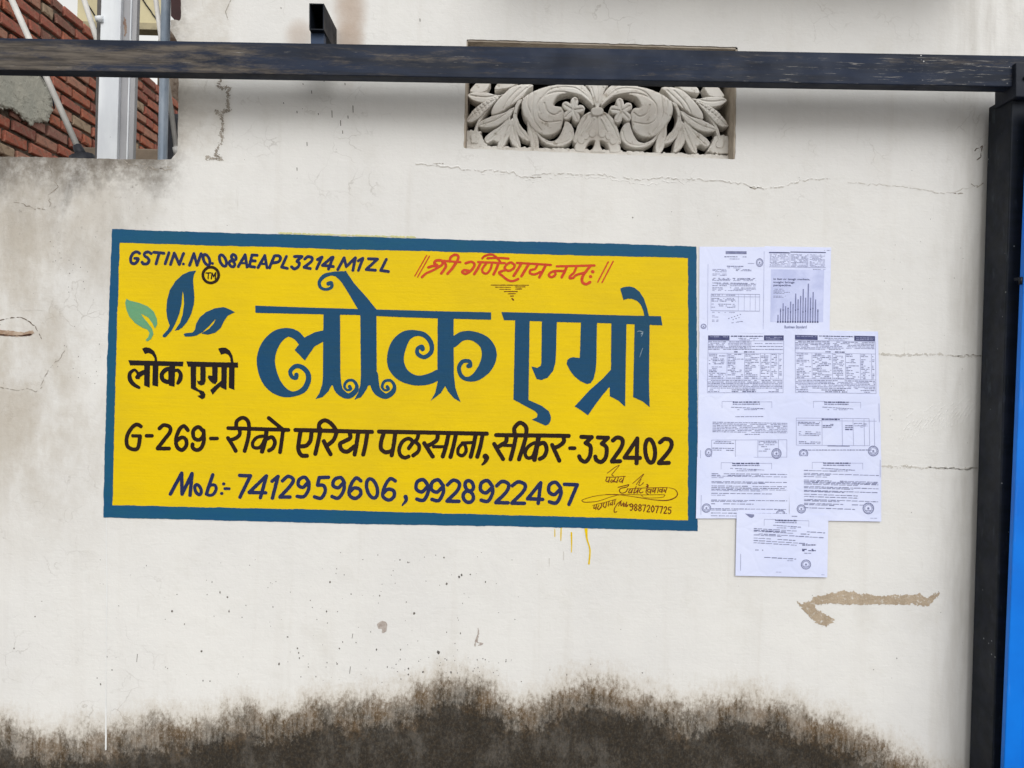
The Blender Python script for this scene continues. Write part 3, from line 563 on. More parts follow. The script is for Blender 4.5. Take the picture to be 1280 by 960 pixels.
paint('address_word', [('l', [(100,117),(546,122)], A), ('s', [(164,122),(160,158),(130,178),(104,196)], A), ('s', [(88,172),(115,220),(142,264)], A), ('l', [(150,181),(206,181)], 18), ('s', [(222,122),(208,190),(188,266)], A), ('s', [(216,116),(212,74),(246,42),(282,66),(284,116),(268,180),(240,266)], A),
   ('s', [(362,122),(350,190),(335,268)], 26), ('c', [(346,168),(302,184),(278,222),(290,256),(326,246)], 20), ('s', [(356,176),(394,166),(410,204),(396,246),(368,264)], A), ('s', [(512,122),(516,156),(490,182),(458,196)], A), ('s', [(444,178),(466,226),(488,274)], A), ('l', [(554,198),(582,198)], 21)], Z6, M_BLK, sign, seed=18)
paint('address_line', [('l', [(624,128),(688,130),(650,166)], A), ('s', [(650,166),(680,188),(676,246),(650,280),(622,270),(610,248)], A), ('l', [(726,132),(788,134),(750,170)], A), ('s', [(750,170),(778,194),(775,250),(748,282),(718,272),(710,250)], A), ('s', [(818,150),(845,132),(876,146),(870,192),(812,276)], A), ('l', [(812,280),(862,278)], A),
   ('l', [(968,140),(890,256),(984,258)], A), ('l', [(968,138),(964,290)], A), ('c', ell(1047, 215, 30, 72, -.08), A), ('s', [(1108,162),(1140,140),(1176,156),(1170,205),(1102,288)], A), ('l', [(1102,290),(1162,288)], A)], Z6, M_BLK, sign, seed=19)
# telephone line
Z7 = (190, 570, 4); Z8 = (490, 570, 3.282); B = 16
paint('phone_line', [('l', [(92,190),(148,86),(150,190),(200,88),(190,196)], B), ('c', ell(230, 168, 15, 25, -.25), 15), ('s', [(304,94),(284,150),(272,190)], B), ('c', [(288,150),(314,146),(320,168),(302,194),(276,190)], 14), ('s', [(358,139),(359,139)], 14), ('s', [(348,187),(349,187)], 14), ('l', [(364,163),(386,163)], 13),
   ('l', [(438,97),(492,99),(440,205)], B), ('l', [(568,102),(486,182),(568,184)], B), ('l', [(572,100),(542,208)], B), ('l', [(600,126),(630,102),(602,210)], B), ('s', [(652,124),(680,102),(706,116),(694,146),(642,202)], B), ('l', [(640,205),(690,205)], B),
   ('s', [(784,130),(764,106),(736,118),(732,146),(756,156),(782,132),(782,168),(760,202),(726,202)], B), ('l', [(882,106),(836,108),(828,144)], B), ('s', [(828,146),(858,148),(866,176),(846,210),(812,204)], B), ('s', [(962,134),(944,108),(912,118),(906,148),(932,158),(958,136),(958,172),(932,210),(900,202)], B),
   ('s', [(1044,124),(1020,110),(994,146),(986,192),(1014,212),(1042,194),(1040,168),(1012,160),(990,178)], B), ('c', ell(1100, 162, 26, 48, -.2), B), ('s', [(1216,124),(1190,114),(1164,152),(1154,200),(1184,220),(1210,202),(1208,174),(1180,166),(1158,184)], B), ('s', [(1268,204,22),(1270,222,17),(1252,246,9)])], Z7, M_NAVY, sign, seed=20, res=.28)
nine = lambda x, y, h=1: [(x+48, y+24), (x+28, y), (x+3, y+10), (x, y+38), (x+22, y+50), (x+46, y+30), (x+48, y+52), (x+30, y+84), (x+2, y+80)]
C = 13.5
paint('phone_line', [('s', nine(100,97), C), ('s', nine(162,98), C), ('s', [(228,118),(252,99),(276,112),(268,142),(228,182)], C), ('l', [(226,185),(274,186)], C), ('c', ell(317,122,17,21,-.15), C), ('c', ell(313,167,21,23,-.1), C), ('s', nine(364,101), C), ('s', [(430,122),(452,104),(478,116),(470,146),(428,188)], C), ('l', [(426,191),(476,192)], C),
   ('s', [(494,122),(518,106),(546,118),(538,146),(494,190)], C), ('l', [(492,193),(543,194)], C), ('l', [(608,112),(556,175),(618,178)], C), ('l', [(610,110),(600,194)], C), ('s', nine(644,108), C), ('l', [(708,116),(760,118),(726,198)], C)], Z8, M_NAVY, sign, seed=21, res=.28)
# painter's signature
S = (720, 580, 9.143); t = 6.5; u = 9
paint('painter_signature', [('s', [(358,105),(440,42),(495,15),(450,72),(410,122),(432,138)], t), ('l', [(345,148),(430,150),(565,140)], t), ('s', [(358,150),(342,190),(362,200),(384,170)], u), ('s', [(388,150),(374,210)], u), ('s', [(410,178),(396,200),(412,208),(424,186),(430,205)], u), ('s', [(452,160),(436,190),(456,205),(476,188)], u), ('s', [(484,155),(468,212)], u), ('s', [(520,165),(496,190),(512,206),(532,182)], u), ('s', [(548,150),(528,214)], u),
   ('s', [(648,222),(720,160),(775,115),(725,185),(690,236)], t), ('s', [(745,172),(718,238),(744,240),(772,212)], t),
   ('s', [(482,266),(545,250),(602,236),(580,262),(515,278),(496,305),(520,332),(570,318),(592,282)], u), ('l', [(590,285),(720,275),(860,272),(1045,268)], t), ('s', [(625,285),(600,320),(618,328),(640,300)], u), ('s', [(650,282),(634,330)], u), ('s', [(688,255),(672,300),(660,332),(690,318),(702,296)], u), ('s', [(716,280),(700,336)], u), ('s', [(746,278),(724,310),(740,330),(766,318)], u), ('s', [(812,232),(826,250),(806,256)], 12), ('s', [(820,262),(800,320),(830,350)], u), ('c', ell(836,305,20,16), u), ('s', [(862,290),(850,335)], u), ('s', [(885,275),(876,318),(900,300),(908,278)], u), ('s', [(912,275),(900,330)], u), ('s', [(945,272),(932,328)], u), ('c', ell(968,304,14,15), u), ('s', [(994,272),(982,326)], u), ('s', [(1012,290),(1004,312),(1030,300)], u), ('s', [(1040,268),(1022,326)], u),
   ('s', [(1060,270,5),(1130,290,7),(1160,340,11),(1130,385,12),(1040,415,12),(900,410,8),(750,388,7),(600,364,7),(490,350,8),(350,345,5)]), ('s', [(480,350,8),(340,350,6),(200,370,6),(85,405,7),(70,422,8),(110,436,9),(250,424,7),(400,375,6),(540,347,6),(760,352,5),(995,350,6),(1008,366,6),(985,380,6),(860,388,5),(775,380,5),(748,352,5)]),
   ('l', [(190,472),(320,440),(462,400)], 5), ('s', [(212,468),(204,506),(228,498)], u), ('s', [(236,460),(226,520)], u), ('s', [(262,474),(246,504),(262,520),(284,490)], u), ('s', [(296,452),(286,500)], u), ('s', [(322,446),(310,480),(336,498)], u), ('s', [(352,434),(340,490)], u), ('s', [(378,428),(368,480)], u), ('s', [(402,440),(388,466),(406,462)], u), ('s', [(424,415),(414,470)], u), ('s', [(448,408),(438,462)], u),
   ('s', [(520,420),(476,452),(440,510),(440,550),(466,545)], u), ('s', [(486,478),(512,436),(516,478),(545,442),(540,484)], u), ('c', ell(558,468,10,14), u), ('s', [(580,435),(572,486),(594,476),(578,466)], u), ('l', [(606,462),(622,464)], u)], S, M_BRN, sign, seed=22, res=.16, wob=.06)
dg = {'9': [[(30,18),(14,2),(0,16),(6,36),(24,34),(31,14),(30,48),(16,78),(2,74)]], '8': [[(16,38),(2,22),(16,2),(30,20),(14,42),(0,60),(14,78),(30,60),(16,40)]], '7': [[(0,4),(32,4),(10,80)]], '2': [[(2,18),(16,2),(30,16),(18,48),(0,78),(30,78)]], '0': [[(16,2),(0,38),(14,78),(32,40),(18,3)]], '5': [[(32,4),(8,6),(4,34),(24,36),(28,62),(12,80),(0,70)]]}
ops = []
for i, ch in enumerate('9887207725'):
    for stv in dg[ch]: ops.append(('l' if ch in '7' else 's', [(618 + i*48.5 + a*1.05, 452 + i*4.2 + b_*.98) for a, b_ in stv], 10))
paint('painter_phone', ops, S, M_BRN, sign, seed=23, res=.16, wob=.06)

# ================================================================== PAPER NOTICES
pn = NT('copier_paper', .75, .25)
M_PAPER = pn.done(pn.mix(pn.rng(pn.noise(6, 5), .3, .7), lin(220, 226, 252), lin(212, 219, 249)), pn.bump(pn.M('ADD', pn.noise(8, 4, .6), pn.M('MULTIPLY', pn.rng(pn.voro(11, None, 'DISTANCE_TO_EDGE'), 0, .09), .14)), .5, .004))
M_INK = mat_simple('toner', lin(112, 117, 152), lin(136, 141, 176), 60, .7)
M_INKD = mat_simple('dark_toner', lin(66, 70, 112), lin(84, 89, 130), 60, .7)
M_TINT = mat_simple('grey_halftone', lin(186, 194, 232), lin(204, 211, 245), 12, .7)
M_STAMP = mat_simple('seal_ink', lin(134, 139, 174), lin(114, 119, 156), 50, .7)
M_BARS = mat_simple('chart_tone', lin(138, 144, 186), lin(118, 124, 166), 20, .7)
M_LINE = mat_simple('thin_print', lin(138, 143, 178), lin(158, 163, 196), 60, .7)
class Sheet:
    def __init__(s, corners, off, seed, label):
        s.c = [W(x, y, 0) for x, y in corners]; s.off = off; r = random.Random(seed); s.r = r
        s.w = [(r.uniform(.6, 1.6), r.uniform(0, 6), r.uniform(3, 8), r.uniform(0, 6)) for _ in range(3)]; s.curl = r.uniform(0, 1), r.uniform(0, 1)
        N = 30; v = []; f = []
        for j in range(N+1):
            for i in range(N+1): v.append(s.p(i/N, j/N, 0))
        for j in range(N):
            for i in range(N): a = j*(N+1)+i; f.append((a, a+N+1, a+N+2, a+1))
        s.root = empty('paper_notice', s.p(.5, 1, 0)); tag(s.root, label, 'notice', 'printed notices pasted beside the sign')
        sh = mesh('sheet', v, f, M_PAPER, s.root, True)
        s.b = {}; s.n = 0
    def p(s, u_, v_, lift):
        a = s.c[0].lerp(s.c[1], u_); b = s.c[3].lerp(s.c[2], u_); q = a.lerp(b, v_)
        h = sum(math.sin(k*3*u_*2+ph)*math.sin(k2*v_+ph2) for k, ph, k2, ph2 in s.w) * .0003 + .0009
        e = max(0, u_-.82)/.18; e2 = max(0, v_-.85)/.15
        h += .0012*s.curl[0]*e*e + .0010*s.curl[1]*e2*e2*(.3+.7*u_)
        return q + Vector((0, -(s.off + h + lift), 0))
    def rect(s, k, u0, v0, u1, v1, lift=.0005, own=True):
        if own and k in ('dark', 'bar', 'ink'): s.n += 1; k = '%s#%d' % (k, s.n)
        n = max(1, int((u1-u0)/.07)); mm = max(1, int((v1-v0)/.07)); b = s.b.setdefault(k, MB())
        v = [s.p(u0+(u1-u0)*i/n, v0+(v1-v0)*j/mm, lift) for j in range(mm+1) for i in range(n+1)]
        b.add(v, [(j*(n+1)+i, (j+1)*(n+1)+i, (j+1)*(n+1)+i+1, j*(n+1)+i+1) for j in range(mm) for i in range(n)])
    def words(s, k, u0, u1, v_, h, fill=.8, tilt=0.0, wl=(.012, .05), lift=.0005):
        x = u0
        while x < u1:
            l = min(s.r.uniform(*wl), u1-x)
            if s.r.random() < fill: hh = h*s.r.uniform(.55, .95); y = v_ + tilt*(x-u0); s.rect(k, x, y-hh/2, x+l*.84, y+hh/2, lift, False)
            x += l
    def frame(s, k, u0, v0, u1, v1, tu=.004, tv=.006):
        s.rect(k, u0, v0, u1, v0+tv); s.rect(k, u0, v1-tv, u1, v1); s.rect(k, u0, v0+tv, u0+tu, v1-tv); s.rect(k, u1-tu, v0+tv, u1, v1-tv)
    def seal(s, u_, v_, ru, rv, k='seal'):
        s.n += 1; k = '%s#%d' % (k, s.n); b = s.b.setdefault(k, MB())
        for r0, r1, n, gap in ((.86, 1, 28, 1), (.56, .72, 22, .6), (0.0, .2, 8, 1)):
            for i in range(n):
                a0 = 2*math.pi*i/n; a1 = a0 + 2*math.pi/n*(gap if gap < 1 else .999)
                q = [(r0, a0), (r1, a0), (r1, a1), (r0, a1)]
                b.add([s.p(u_+ru*r_*math.cos(a), v_+rv*r_*math.sin(a), .0006) for r_, a in q], [(3,2,1,0)])
        for i in range(16):
            a0 = 2*math.pi*i/16; q = [(.76, a0), (.84, a0), (.84, a0+.2), (.76, a0+.2)]
            b.add([s.p(u_+ru*r_*math.cos(a), v_+rv*r_*math.sin(a), .0006) for r_, a in q], [(3,2,1,0)])
        s.rect(k, u_-ru*.5, v_+rv*.3, u_+ru*.5, v_+rv*.4, .0006)
    def text(s, k, body, u0, v0, u1, hv):
        cu = bpy.data.curves.new('tmp', 'FONT'); cu.body = body; cu.offset = .018; o = bpy.data.objects.new('tmp', cu); col.objects.link(o)
        dg_ = bpy.context.evaluated_depsgraph_get(); me = bpy.data.meshes.new_from_object(o.evaluated_get(dg_))
        xs = [q.co.x for q in me.vertices]; ys = [q.co.y for q in me.vertices]; sx = (u1-u0)/(max(xs)-min(xs)); sy = hv/(max(ys)-min(ys)); top = max(ys)
        s.b.setdefault(k, MB()).add([s.p(u0+(q.co.x-min(xs))*sx, v0+(top-q.co.y)*sy, .0007) for q in me.vertices], [tuple(pp.vertices) for pp in me.polygons])
        bpy.data.objects.remove(o); bpy.data.curves.remove(cu); bpy.data.meshes.remove(me)
    def finish(s):
        names = {'ink': ('print', M_INK), 'dark': ('heading_block', M_INKD), 'tint': ('tinted_panel', M_TINT), 'seal': ('seal', M_STAMP), 'line': ('table_rule', M_LINE), 'bar': ('chart_bar', M_BARS)}
        for k, b in s.b.items():
            kk = k.split('#')[0]; nm = names[kk][0]
            if kk == 'ink' and '#' in k: nm = 'print_bar'
            if kk == 'dark' and '#' not in k: nm = 'bold_print'
            o = b.build(nm, names[kk][1], s.root)
            if nm in ('print', 'bold_print', 'table_rule'): tag(o, kind='stuff')

# top left: letter with a price table
s = Sheet([(874,308.5),(956,309),(954.5,417),(873.5,416)], .0016, 11, 'portrait letter sheet with small table, pasted against the sign border above the notices')
s.rect('ink', .40, .050, .72, .083); s.words('ink', .38, .75, .115, .012); s.words('line', .46, .62, .14, .010); s.words('line', .74, .84, .19, .01)
s.words('ink', .42, .68, .225, .014, .95); s.words('ink', .43, .64, .243, .008)
for y in (.262, .275, .29, .315, .33): s.words('line', .20, .42, y, .009)
for y in (.262, .275): s.words('ink', .56, .80, y, .010)
for y, k in ((.365, 'ink'), (.377, 'ink'), (.39, 'line'), (.42, 'ink'), (.432, 'ink'), (.45, 'ink'), (.475, 'ink'), (.49, 'line'), (.505, 'line')): s.words(k, .20, .87, y, .010)
s.frame('line', .18, .545, .93, .745); s.rect('line', .18, .575, .93, .58)
for x in (.60, .69, .78, .86): s.rect('line', x, .55, x+.004, .74)
for y in (.56, .60, .615, .63, .665, .685, .70): s.words('ink', .19, .56, y, .010, .65)
for y, b, e in ((.76, .2, .55), (.80, .2, .28), (.815, .2, .3), (.85, .2, .32), (.865, .2, .3)): s.words('line', b, e, y, .010)
for i in range(9): s.words('ink', .45 + i*.022, .47 + i*.022, .83 - i*.006 + (i % 2)*.03, .012, .9)
s.words('ink', .5, .68, .88, .01, .8, -.12); s.seal(.92, .18, .055, .05); s.seal(.07, .925, .045, .03)
s.rect('line', .985, .05, .989, .95); s.rect('line', .13, .2, .134, .97); s.finish()
# top right: newspaper page with bar chart
s = Sheet([(955.5,308),(1038.5,309.5),(1036.5,416),(954,416)], .0020, 12, 'newspaper page photocopy showing a bar chart, topmost outer sheet of the notices')
q2 = lambda x, y: ((x-645)/580, (y-60)/745)
s.rect('tint', .10, .265, .90, .875, .0003)
for x0, y0, x1, y1, k in ((683,108,862,118,'dark'),(870,102,1178,110,'dark')): a = q2(x0, y0); b = q2(x1, y1); s.rect(k, *a, *b)
s.words('line', .86, .99, .035, .008); s.rect('line', .38, .06, .385, .235); s.rect('line', .07, .235, .92, .24)
for i in range(11): s.words('line', .08, .37, .09+i*.0135, .008, .8); s.words('ink' if i in (2, 3, 7) else 'line', .40, .66, .09+i*.0135, .009, .8); s.words('line', .68, .91, .09+i*.0135, .008, .8)
s.words('line', .73, .92, .26, .01)
s.text('dark', 'In fast or tough markets,', .14, .365, .69, .030); s.text('dark', 'insight brings', .14, .402, .455, .030); s.text('dark', 'perspective.', .14, .437, .41, .030)
for y, e in ((.495, .34), (.515, .34), (.53, .39), (.545, .32), (.575, .33), (.59, .33)): s.words('ink', .14, e, y, .008)
tops = [650,595,550,575,590,535,555,465,515,485,425,500,378,500,450,515,600]
for i, tp in enumerate(tops):
    x = 770+i*21.8; a = q2(x-5.5, tp); b = q2(x+5.5, 715); s.rect('bar', a[0], a[1], b[0], b[1], .0005)
    a = q2(x-7, 704); b = q2(x+7, 718); s.rect('dark', a[0], a[1], b[0], b[1], .0007)
    if i % 3: a = q2(x-5, 620-(i % 5)*8); s.rect('dark', a[0], a[1], a[0]+.018, a[1]+.013, .0007)
s.text('ink', 'Business Standard', .315, .915, .65, .034); s.words('line', .38, .58, .968, .010); s.finish()
# dense tender notices
def tender(c, off, seed, label, split):
    s = Sheet(c, off, seed, label)
    s.rect('dark', .10, .075, .345, .145); s.rect('dark', .74, .07, .965, .145); s.words('line', .12, .33, .095, .014, .9, lift=.0006); s.words('line', .76, .95, .10, .014, .85, lift=.0006); s.words('line', .76, .95, .125, .012, .7, lift=.0006)
    s.words('dark', .36, .73, .085, .020, .95); s.words('ink', .42, .68, .115, .014); s.words('line', .46, .64, .138, .012)
    s.frame('line', .10, .15, .968, .93); y = .17
    while y < .30: s.words('ink' if s.r.random() < .6 else 'line', .105, .96 if s.r.random() < .75 else .6, y, .014, .9); y += .022
    s.words('dark', .40, .64, .318, .018)
    s.rect('line', .10, .335, .968, .34)
    for x in split: s.rect('line', x, .34, x+.004, .72)
    cs = [.105] + list(split) + [.965]; y = .355
    while y < .71:
        for a, b in zip(cs[:-1], cs[1:]): s.words('ink', a+.01, a+.01+(b-a-.02)*s.r.choice((.5, .9, 1)), y, .014, .78 if a < .6 else .6)
        y += .0235
    s.rect('line', .10, .72, .968, .725); y = .745
    while y < .86: s.words('ink' if s.r.random() < .5 else 'line', .105, .96, y, .014, .92); y += .0225
    for yy in (.885, .91): s.words('ink', .11, .24, yy, .014); s.words('dark', .38, .66, yy, .016, .9); s.words('ink', .80, .96, yy, .014)
    s.finish()
tender([(874,413),(983,413.5),(982,497),(872.5,497)], .0024, 13, 'dense tender sheet with two dark title boxes, pasted against the blue sign border', (.32, .52, .70, .82, .91))
tender([(981.5,412),(1097,414.5),(1098.5,498),(982,496.5)], .0028, 14, 'dense tender sheet with two dark title boxes, pasted on the gate side of its twin', (.28, .50, .64, .80, .92))
def header(s, x0=.33, x1=.64):
    m_ = (x0+x1)/2; s.words('dark', x0+.02, x1-.02, .105, .026, 1); s.words('ink', x0+.02, x1-.02, .138, .022, 1); s.rect('line', x0-.10, .09, x0+.03, .096); s.rect('line', x1-.03, .10, x1+.11, .106); s.rect('line', x0-.10, .09, x0-.097, .2); s.rect('line', x1+.107, .10, x1+.11, .2)
    s.words('ink', x0, x1+.03, .185, .016, .9, .08); s.words('ink', m_-.10, m_+.12, .225, .013)
# rows with tables and seals
s = Sheet([(872.5,494.5),(986,494),(986,573),(871.5,573.5)], .0032, 15, 'notice sheet with paragraph, small table and round seals, pasted against the sign border'); header(s, .36, .70)
s.words('ink', .41, .72, .335, .014, .95)
for y in (.42, .445, .47, .495, .52, .545, .57): s.words('ink' if y != .52 else 'line', .16, .98, y, .014, .92, .03)
s.words('ink', .46, .68, .615, .014); s.frame('line', .15, .70, .975, .98)
for x in (.41, .655, .88): s.rect('line', x, .70, x+.004, .98)
for y in (.725, .75, .83, .86): s.words('ink', .16, .40, y, .016, .8, .03)
for y in (.725, .75, .78, .81, .85, .88): s.words('ink', .665, .87, y, .016, .75)
s.rect('line', .03, .86, .034, .99); s.seal(.86, .92, .055, .085); s.seal(.12, .9, .04, .07); s.finish()
s = Sheet([(985,494),(1099,495),(1100.5,573),(985.5,572)], .0036, 16, 'notice sheet with wide ruled table and one dark round seal beside the bare wall'); header(s, .37, .68)
s.frame('line', .08, .36, .88, .80); s.rect('line', .08, .40, .96, .406)
for x in (.36, .58, .70, .82, .93): s.rect('line', x, .36, x+.004, .80)
s.words('dark', .36, .56, .38, .026, .95)
for y in (.43, .45, .475): s.words('ink', .10, .34, y, .016, .9); s.words('dark' if y > .44 else 'ink', .37, .49, y+.03, .016, .9)
for y in (.58, .61, .635, .74, .765): s.words('ink', .11, .35, y, .016, .85, .03)
for y in (.48, .51, .54): s.words('dark', .615, .70, y, .02, .95); s.words('ink', .715, .81, y-.04, .013, .6)
for y in (.45, .48): s.words('ink', .71, .86, y, .013, .7)
s.rect('ink', .42, .795, .66, .812); s.words('ink', .15, .90, .875, .018, .97, -.015); s.seal(.915, .88, .058, .085); s.seal(.16, .93, .05, .07); s.rect('ink', .985, .12, .989, .42); s.finish()
# rows with text
def letter(c, off, seed, label, spec, right):
    s = Sheet(c, off, seed, label); header(s, .36, .70) if not right else header(s, .35, .69)
    for y, k, e in spec: s.words(k, .16, e, y, .015, .97, .035 if right else .02, (.02, .09))
    if right: s.seal(.86, .80, .062, .09); s.rect('ink', .985, .05, .989, .32); s.words('line', .88, .98, .95, .01); s.seal(.13, .82, .05, .07)
    else: s.seal(.11, .83, .05, .075); s.rect('line', .05, .62, .054, .94); s.seal(.91, .93, .05, .07)
    s.finish()
letter([(871,571),(986,571),(985.5,647.5),(869.5,647.8)], .0040, 17, 'notice sheet of short paragraphs, lowest of those touching the blue sign border', [(.27,'ink',.98),(.295,'ink',.72),(.31,'line',.98),(.335,'line',.3),(.40,'ink',.98),(.42,'ink',.75),(.47,'ink',.98),(.50,'dark',.98),(.525,'ink',.98),(.545,'line',.7),(.59,'ink',.82),(.62,'line',.32),(.70,'ink',.98),(.72,'ink',.55),(.76,'ink',.62),(.84,'ink',.98),(.862,'ink',.45),(.91,'ink',.98),(.955,'ink',.98)], False)
letter([(985.5,570),(1100.5,570.5),(1100.5,651.5),(986,650)], .0044, 18, 'notice sheet of long text lines with curved round seal, lowest outer sheet beside bare wall', [(.22,'ink',.52),(.265,'ink',.98),(.285,'ink',.45),(.315,'ink',.42),(.37,'ink',.97),(.39,'ink',.97),(.408,'ink',.97),(.43,'ink',.75),(.47,'ink',.97),(.49,'ink',.7),(.53,'ink',.97),(.545,'ink',.6),(.59,'ink',.75),(.625,'ink',.75),(.67,'ink',.97),(.69,'ink',.55),(.73,'ink',.82),(.75,'ink',.5),(.80,'ink',.72)], True)
s = Sheet([(920,640.5),(1034.5,643),(1033,721),(918.5,719)], .0060, 19, 'last notice sheet hanging alone below the others, overlapping two of them'); header(s, .40, .68)
for y, e, k in ((.245,.97,'ink'),(.27,.55,'dark'),(.285,.8,'ink'),(.325,.96,'ink'),(.345,.5,'ink'),(.395,.65,'ink'),(.435,.78,'ink'),(.47,.66,'ink')): s.words(k, .19, e, y, .016, .96, .06, (.03, .09))
for y in (.49, .56, .58): s.words('dark', .72, .87, y, .024, .9, -.03)
s.words('ink', .70, .83, .62, .013); s.words('ink', .21, .30, .585, .016); s.words('dark', .31, .66, .70, .013, .98, .05, (.05, .1)); s.words('line', .56, .63, .745, .012)
s.seal(.765, .80, .055, .08); s.rect('ink', .052, .65, .056, .92); s.rect('ink', .60, .03, .66, .042); s.words('line', .44, .5, .93, .01); s.words('line', .9, .97, .96, .01)
s.b.setdefault('seal', MB()).add([s.p(a, b, .0004) for a, b in ((.09,.01),(.19,.02),(.19,.05),(.17,.075),(.145,.07))], [(4,3,2,1,0)]); s.finish()

# ================================================================== CARVED VENTILATION SCREEN
M_STONE = (lambda n: n.done(n.mix(n.rng(n.noise(40, 5, .7), .55, .75), n.mix(n.rng(n.noise(9, 6, .65), .35, .7), lin(232, 229, 223), lin(214, 208, 200)), lin(166, 155, 140)), n.bump(n.noise(120, 4, .6), .35, .0015)))(NT('limewashed_cement_casting', .9, .15))
M_DUST = mat_simple('dusty_reveal', lin(190, 180, 166), lin(164, 152, 138), 14, .95, bstr=.5)
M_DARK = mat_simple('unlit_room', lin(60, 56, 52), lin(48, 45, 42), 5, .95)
screen = empty('ventilation_screen', W(750, 190, .06)); tag(screen, 'carved cement grille of curling leaves and flowers behind the dark beam', 'grille')
JY = .075                                                                 # plane of the casting's face behind the wall face
CX = 1190
def carve(name, pts, lift=0.0, hgt=.010, rad=3.2, smooth=True, zone=(570, 80, 6.737), thick=.05, res=.6, mirror=True, veins=(), wob=.25, seed=1, stroke=None, cuts=()):
    hgt *= .75; rad *= .55
    zx, zy, zs = zone; res_ = []
    for mir in ((False, True) if mirror else (False,)):
        # the right half mirrors the left about the panel's slightly leaning centre line
        def tr(p):
            x, y = zx + p[0]/zs, zy + p[1]/zs
            if mir: x = 2*(zx + CX/zs) - x - .3; y = y + (x - (zx + CX/zs))*.039
            else: y = y
            return (x, y) + ((p[2]/zs,) if len(p) > 2 else ())
        P = [tr(p) for p in pts]; A = np.array([p[:2] for p in P]); mg = 3 + (max(p[2] for p in P if len(p) > 2) if len(P[0]) > 2 else 0)
        fl = Field(A[:, 0].min()-mg, A[:, 1].min()-mg, A[:, 0].max()+mg, A[:, 1].max()+mg, res)
        if stroke: fl.stroke(P)
        else: fl.poly(P, smooth)
        for c in cuts: fl.poly([tr(p) for p in c], True, cut=True)
        fl.wobble(wob, 2.5, seed + 100*mir)
        vein = Field(fl.x0, fl.y0, fl.xs[-1], fl.ys[-1], res)
        for vv in veins: vein.stroke([tr(p) for p in vv], 1.0)
        VF = vein.F
        def fn(x, y, h):
            j = min(VF.shape[0]-1, max(0, int(round((y-fl.y0)/res)))); i = min(VF.shape[1]-1, max(0, int(round((x-fl.x0)/res))))
            g = max(0.0, 1 - max(VF[j, i], 0)/1.0) * .0035 if veins else 0
            return W(x, y, JY - lift - h + g)
        hf = lambda d: hgt * math.sqrt(max(0.0, 1 - (1 - min(max(d, 0)/rad, 1))**2))
        v, f = fl.geo(fn, back=lambda x, y: W(x, y, JY - lift) + Vector((0, thick, 0)), hfun=hf)
        res_.append(mesh(name, v, f, M_STONE, screen, True))
    return res_
carve('scroll', [(1150,355),(1090,300),(1020,262),(940,248),(865,272),(832,312),(828,352),(880,362),(908,400),(906,440),(900,485),(880,550),(820,592),(750,602),(690,580),(640,540),(604,490),(566,430),(550,355),(572,288),(640,238),(740,198),(860,176),(1000,176),(1085,230),(1150,320)], .006, .012, 5,
      veins=[[(740,268),(800,215),(900,195),(1020,210),(1130,300)],[(700,400),(690,340),(720,290),(790,250),(900,235),(1050,270)],[(745,330),(770,400),(830,430),(880,400)],[(690,350),(690,440),(760,490),(880,480)],[(610,260),(600,340),(640,440)],[(650,250),(640,380),(660,480),(720,560)]], seed=2)
carve('scroll_tail', [(922,476),(965,505),(992,560),(990,620),(950,668),(880,694),(800,688),(730,655),(690,612),(665,560),(640,480),(662,520),(700,588),(745,628),(800,650),(850,632),(884,580),(904,530)], .004, .010, 3.2, veins=[[(975,560),(950,640),(860,675),(760,655)]], seed=3)
carve('leaf', [(560,290),(640,330),(640,420),(655,520),(692,620),(695,718),(645,718),(618,650),(604,580),(598,480)], .003, .009, 3, veins=[[(620,400),(630,540),(670,690)]], seed=4)
carve('flower', [(985+102*(.50+.50*abs(math.cos(2.5*math.radians(a_+78)))**.8)*math.cos(math.radians(a_)), 388+112*(.50+.50*abs(math.cos(2.5*math.radians(a_+78)))**.8)*math.sin(math.radians(a_))) for a_ in range(-78, 282, 9)], .012, .008, 3.6, smooth=False, veins=[[(985,388), (985+80*math.cos(math.radians(-78+72*i)), 388+90*math.sin(math.radians(-78+72*i)))] for i in range(5)], seed=5)
carve('leaf', [(560,285),(600,230),(650,180),(560,172),(470,195),(400,255),(335,325),(300,390),(303,432),(370,412),(440,368),(500,330)], .004, .010, 4, veins=[[(540,200),(450,290),(400,380)],[(600,200),(500,290),(460,350)]], seed=6)
carve('leaf', [(490,365),(400,412),(300,440),(220,478),(184,515),(230,536),(310,532),(385,500),(460,440)], .007, .009, 3.4, veins=[[(470,385),(340,470),(210,515)]], seed=7)
carve('leaf', [(448,435),(380,515),(300,568),(243,620),(258,664),(320,645),(345,660),(385,630),(425,570),(455,500)], .005, .009, 3.4, veins=[[(440,460),(350,580),(270,650)]], seed=8)
carve('leaf', [(432,495),(390,580),(356,650),(350,716),(392,706),(434,640),(468,560),(480,470)], .006, .009, 3, veins=[[(450,520),(400,640),(370,705)]], seed=9)
carve('leaf', [(462,470),(442,590),(478,680),(542,718),(537,640),(512,560),(492,465)], .004, .009, 3, veins=[[(476,520),(500,630),(530,700)]], seed=10)
carve('leaf', [(520,310),(490,380),(480,470),(508,570),(560,632),(628,648),(602,585),(545,520),(515,440),(525,370),(560,300)], .005, .009, 2.6, veins=[[(500,420),(530,540),(600,630)]], seed=11)
carve('leaf', [(345,285),(250,312),(170,365),(112,430),(84,482),(130,492),(192,460),(250,400),(312,335)], .008, .008, 3, veins=[[(330,298),(200,390),(105,475)]] + [[(140+i*28, 395-i*18), (165+i*26, 440-i*22)] for i in range(6)], seed=12)
carve('leaf', [(420,250),(350,262),(250,240),(150,236),(100,258),(104,280),(150,312),(230,326),(320,290)], .003, .008, 3, veins=[[(400,255),(250,280),(120,265)]], seed=13)
